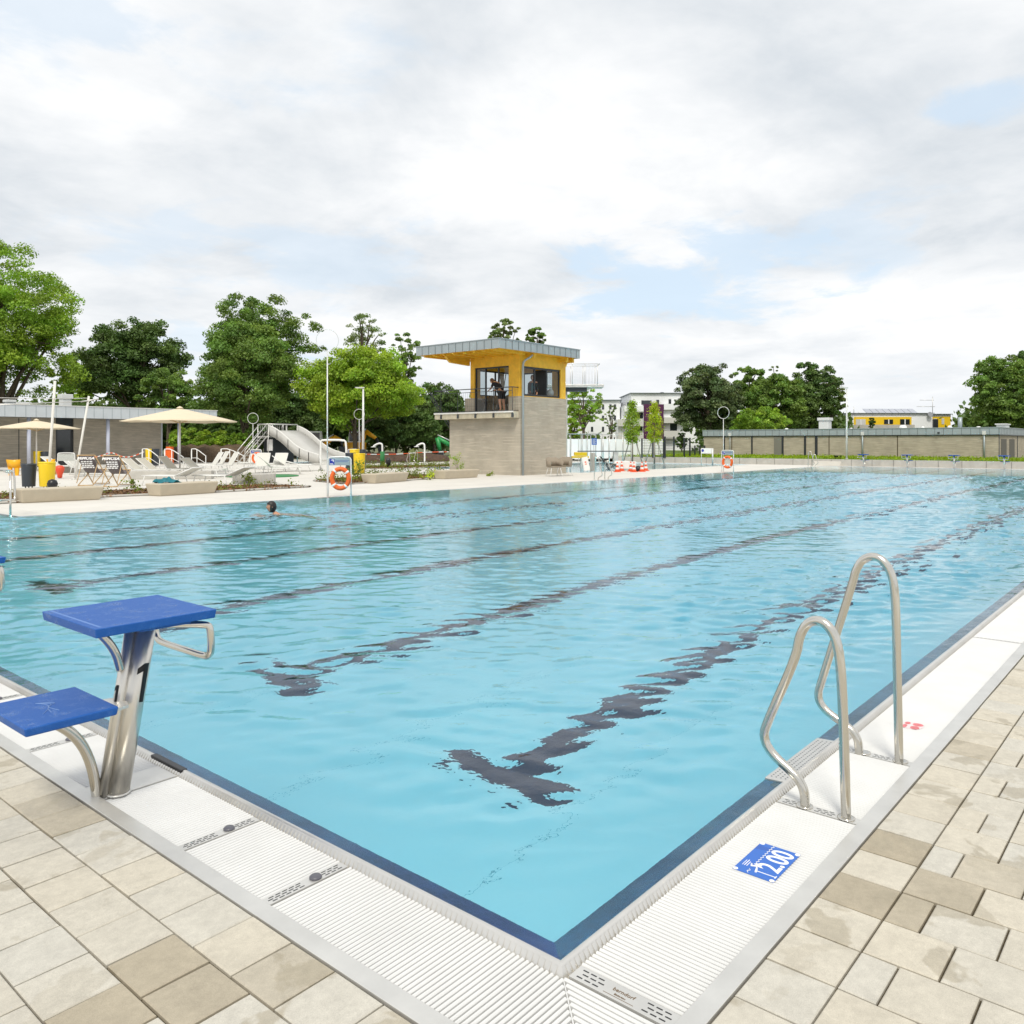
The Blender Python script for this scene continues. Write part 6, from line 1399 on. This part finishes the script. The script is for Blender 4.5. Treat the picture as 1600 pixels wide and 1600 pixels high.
# ================================================================== TREES
tree('very large bright green tree cut by the left picture edge', 2, 72, 383, 222, F_bright, 640, 2.3, 14, .20, 1, spread=.55, airy=.15)
tree('dark dense tree behind the kiosk roof', 215, 84, 499, 158, F_dark, 650, 2.0, 12, .22, 2, spread=.5)
tree('yellow green tree in the gap left of the dark tree', 125, 96, 552, 90, F_lime, 660, 1.1, 8, .22, 3)
tree('small mid green tree below the dark crown at the kiosk', 262, 76, 575, 92, F_mid, 665, 1.3, 8, .2, 4)
tree('massive mid green chestnut behind the large parasol', 385, 70, 503, 168, F_mid, 672, 2.6, 14, .19, 5, spread=.5, cone=.25)
tree('taller loose crowned tree rising behind the chestnut', 405, 98, 462, 155, F_mid, 620, 1.5, 12, .2, 6, airy=.4)
tree('broad lime green maple behind the slide', 556, 72, 540, 190, F_lime, 670, 2.4, 15, .2, 7, spread=.5)
tree('airy grey green birch above the maple', 568, 104, 490, 78, F_grey, 600, .9, 8, .15, 8, airy=.8, spread=.7)
tree('slender airy tree left of the tower roof', 633, 98, 520, 58, F_mid, 620, .9, 7, .17, 9, airy=.5)
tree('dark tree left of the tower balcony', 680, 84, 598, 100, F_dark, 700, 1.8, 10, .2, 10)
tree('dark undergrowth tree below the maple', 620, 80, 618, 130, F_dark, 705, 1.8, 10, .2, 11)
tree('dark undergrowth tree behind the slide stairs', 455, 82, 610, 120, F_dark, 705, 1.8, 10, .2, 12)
tree('small round treetop peeking over the tower roof', 785, 112, 498, 50, F_grey, 560, .8, 5, .18, 13, airy=.4)
tree('smaller dark treetop peeking over the tower roof', 837, 112, 512, 36, F_mid, 560, .8, 5, .18, 14)
tree('bright green tree right of the tower under the diving platform', 912, 66, 603, 66, F_bright, 672, 1.1, 9, .15, 15, airy=.3)
tree('narrow light green tree beside the tower wall', 896, 70, 640, 30, F_lime, 690, .7, 4, .15, 16)
tree('slim sparse tree before the plain white apartment block', 954, 80, 633, 20, F_grey, 690, .25, 3, .12, 17, airy=.6, spread=.5, trunk_r=.08)
tree('large bronze green tree left of the long building', 1108, 84, 568, 108, F_bronze, 690, 2.2, 13, .2, 18, spread=.5)
tree('mid green tree between bronze tree and the tall dark group', 1210, 86, 585, 105, F_mid, 680, 2.0, 11, .2, 19)
tree('tree crown behind the bronze tree', 1172, 100, 573, 60, F_mid, 640, 1.2, 7, .2, 20)
tree('dark green tall tree behind the roof vent box', 1268, 92, 567, 85, F_dark, 680, 1.8, 10, .2, 21)
tree('olive green tree right of the tall dark one', 1298, 94, 575, 50, F_grey, 675, 1.2, 8, .2, 22, airy=.2)
tree('light green bushy tree above the long building roof', 1190, 76, 635, 90, F_bright, 690, 1.5, 8, .17, 23)
tree('thin bare topped tree between the crowns', 1213, 104, 572, 26, F_grey, 640, .4, 4, .15, 24, airy=.8)
tree('large mid green tree at the right picture edge', 1570, 78, 556, 118, F_mid, 690, 2.2, 13, .2, 25, spread=.5)
tree('dark conifer like tree behind the right edge tree', 1598, 92, 548, 60, F_dark, 690, 1.3, 9, .2, 26, cone=.6)
tree('small upright dark shrub on the yellow house terrace', 1362, 90, 652, 10, F_dark, 672, .4, 3, .1, 28, spread=.3, group=None, name='terrace_tree')
tree('dark hedge tree between apartment block and fence', 1064, 84, 676, 18, F_dark, 705, .6, 4, .15, 29)
for i, (px_, D1, yt, w_, lab) in enumerate(((-60, 90, 520, 150, 'dark filler tree beyond the left picture edge'),)):
    pass
# hedge bank right of the kiosk
for i, (px_, yt, w_, mt, lab) in enumerate(((290, 668, 60, F_bright, 'bright green bush left on the earth bank'), (335, 672, 70, F_lime, 'bright green bush in the middle of the earth bank'), (372, 676, 50, F_bright, 'bright green bush at the right of the earth bank'))):
    tree(lab, px_, 69, yt, w_, mt, 712, 1.3, 6, .14, 40+i, cat='bush', group='bushes on the earth bank', name='bush', depth=.6)
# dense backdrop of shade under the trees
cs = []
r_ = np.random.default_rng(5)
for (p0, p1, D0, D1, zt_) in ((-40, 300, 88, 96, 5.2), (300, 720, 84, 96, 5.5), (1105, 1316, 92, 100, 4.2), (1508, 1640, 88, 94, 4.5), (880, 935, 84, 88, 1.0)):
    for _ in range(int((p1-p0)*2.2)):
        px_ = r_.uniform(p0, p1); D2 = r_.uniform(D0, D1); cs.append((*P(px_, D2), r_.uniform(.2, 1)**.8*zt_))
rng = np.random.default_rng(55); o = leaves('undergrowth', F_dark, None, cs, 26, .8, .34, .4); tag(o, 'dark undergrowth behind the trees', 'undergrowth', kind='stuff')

# staked young trees
def staked(label, px, D, ytop, ybot, w, stakes=True, seed=0):
    x, y = P(px, D); t_ = thing('young_tree', label, 'young tree', (x, y, 0), FACE, 'young staked trees'); zt_, zb_ = Z(ytop, D), Z(ybot, D); Rr = w/FPX*D/2; global rng; rng = np.random.default_rng(900+seed)
    q = rng.uniform(0, 1, 130); rad = Rr*np.clip(np.where(q < .35, .5+q*1.45, 1.05-(q-.35)*1.45), .08, 1)*rng.uniform(.3, 1, 130)**.5; an = rng.uniform(0, 6.28, 130)
    leaves('crown', F_yel if seed else F_lime, t_, np.column_stack([rad*np.cos(an), rad*np.sin(an), zb_+q*(zt_-zb_)]), 26, .11, .055, .2, (.7, 1.2))
    MB().tube([(0, 0, 0), (0, 0, zb_), (0, 0, zt_-.3)], [.06, .045, .015], 8).build('trunk', bark, t_)
    if stakes:
        for a in (0.3, 2.4, 4.5): MB().tube([(.75*math.cos(a), .75*math.sin(a), 0), (.12*math.cos(a), .12*math.sin(a), 1.9)], .035, 6).build('stake', M('grey_stake', (.36, .33, .28), .8) if not bpy.data.materials.get('grey_stake') else bpy.data.materials['grey_stake'], t_)
        MB().lathe([(.13, 1.75), (.13, 1.82)], 8).build('strap', yellow_pl, t_)
staked('young tree with three wooden stakes behind the cones', 988, 50, 628, 690, 24, True, 0); staked('young yellow green tree in front of the purple panel', 1022.5, 57, 630, 691, 25, True, 1)
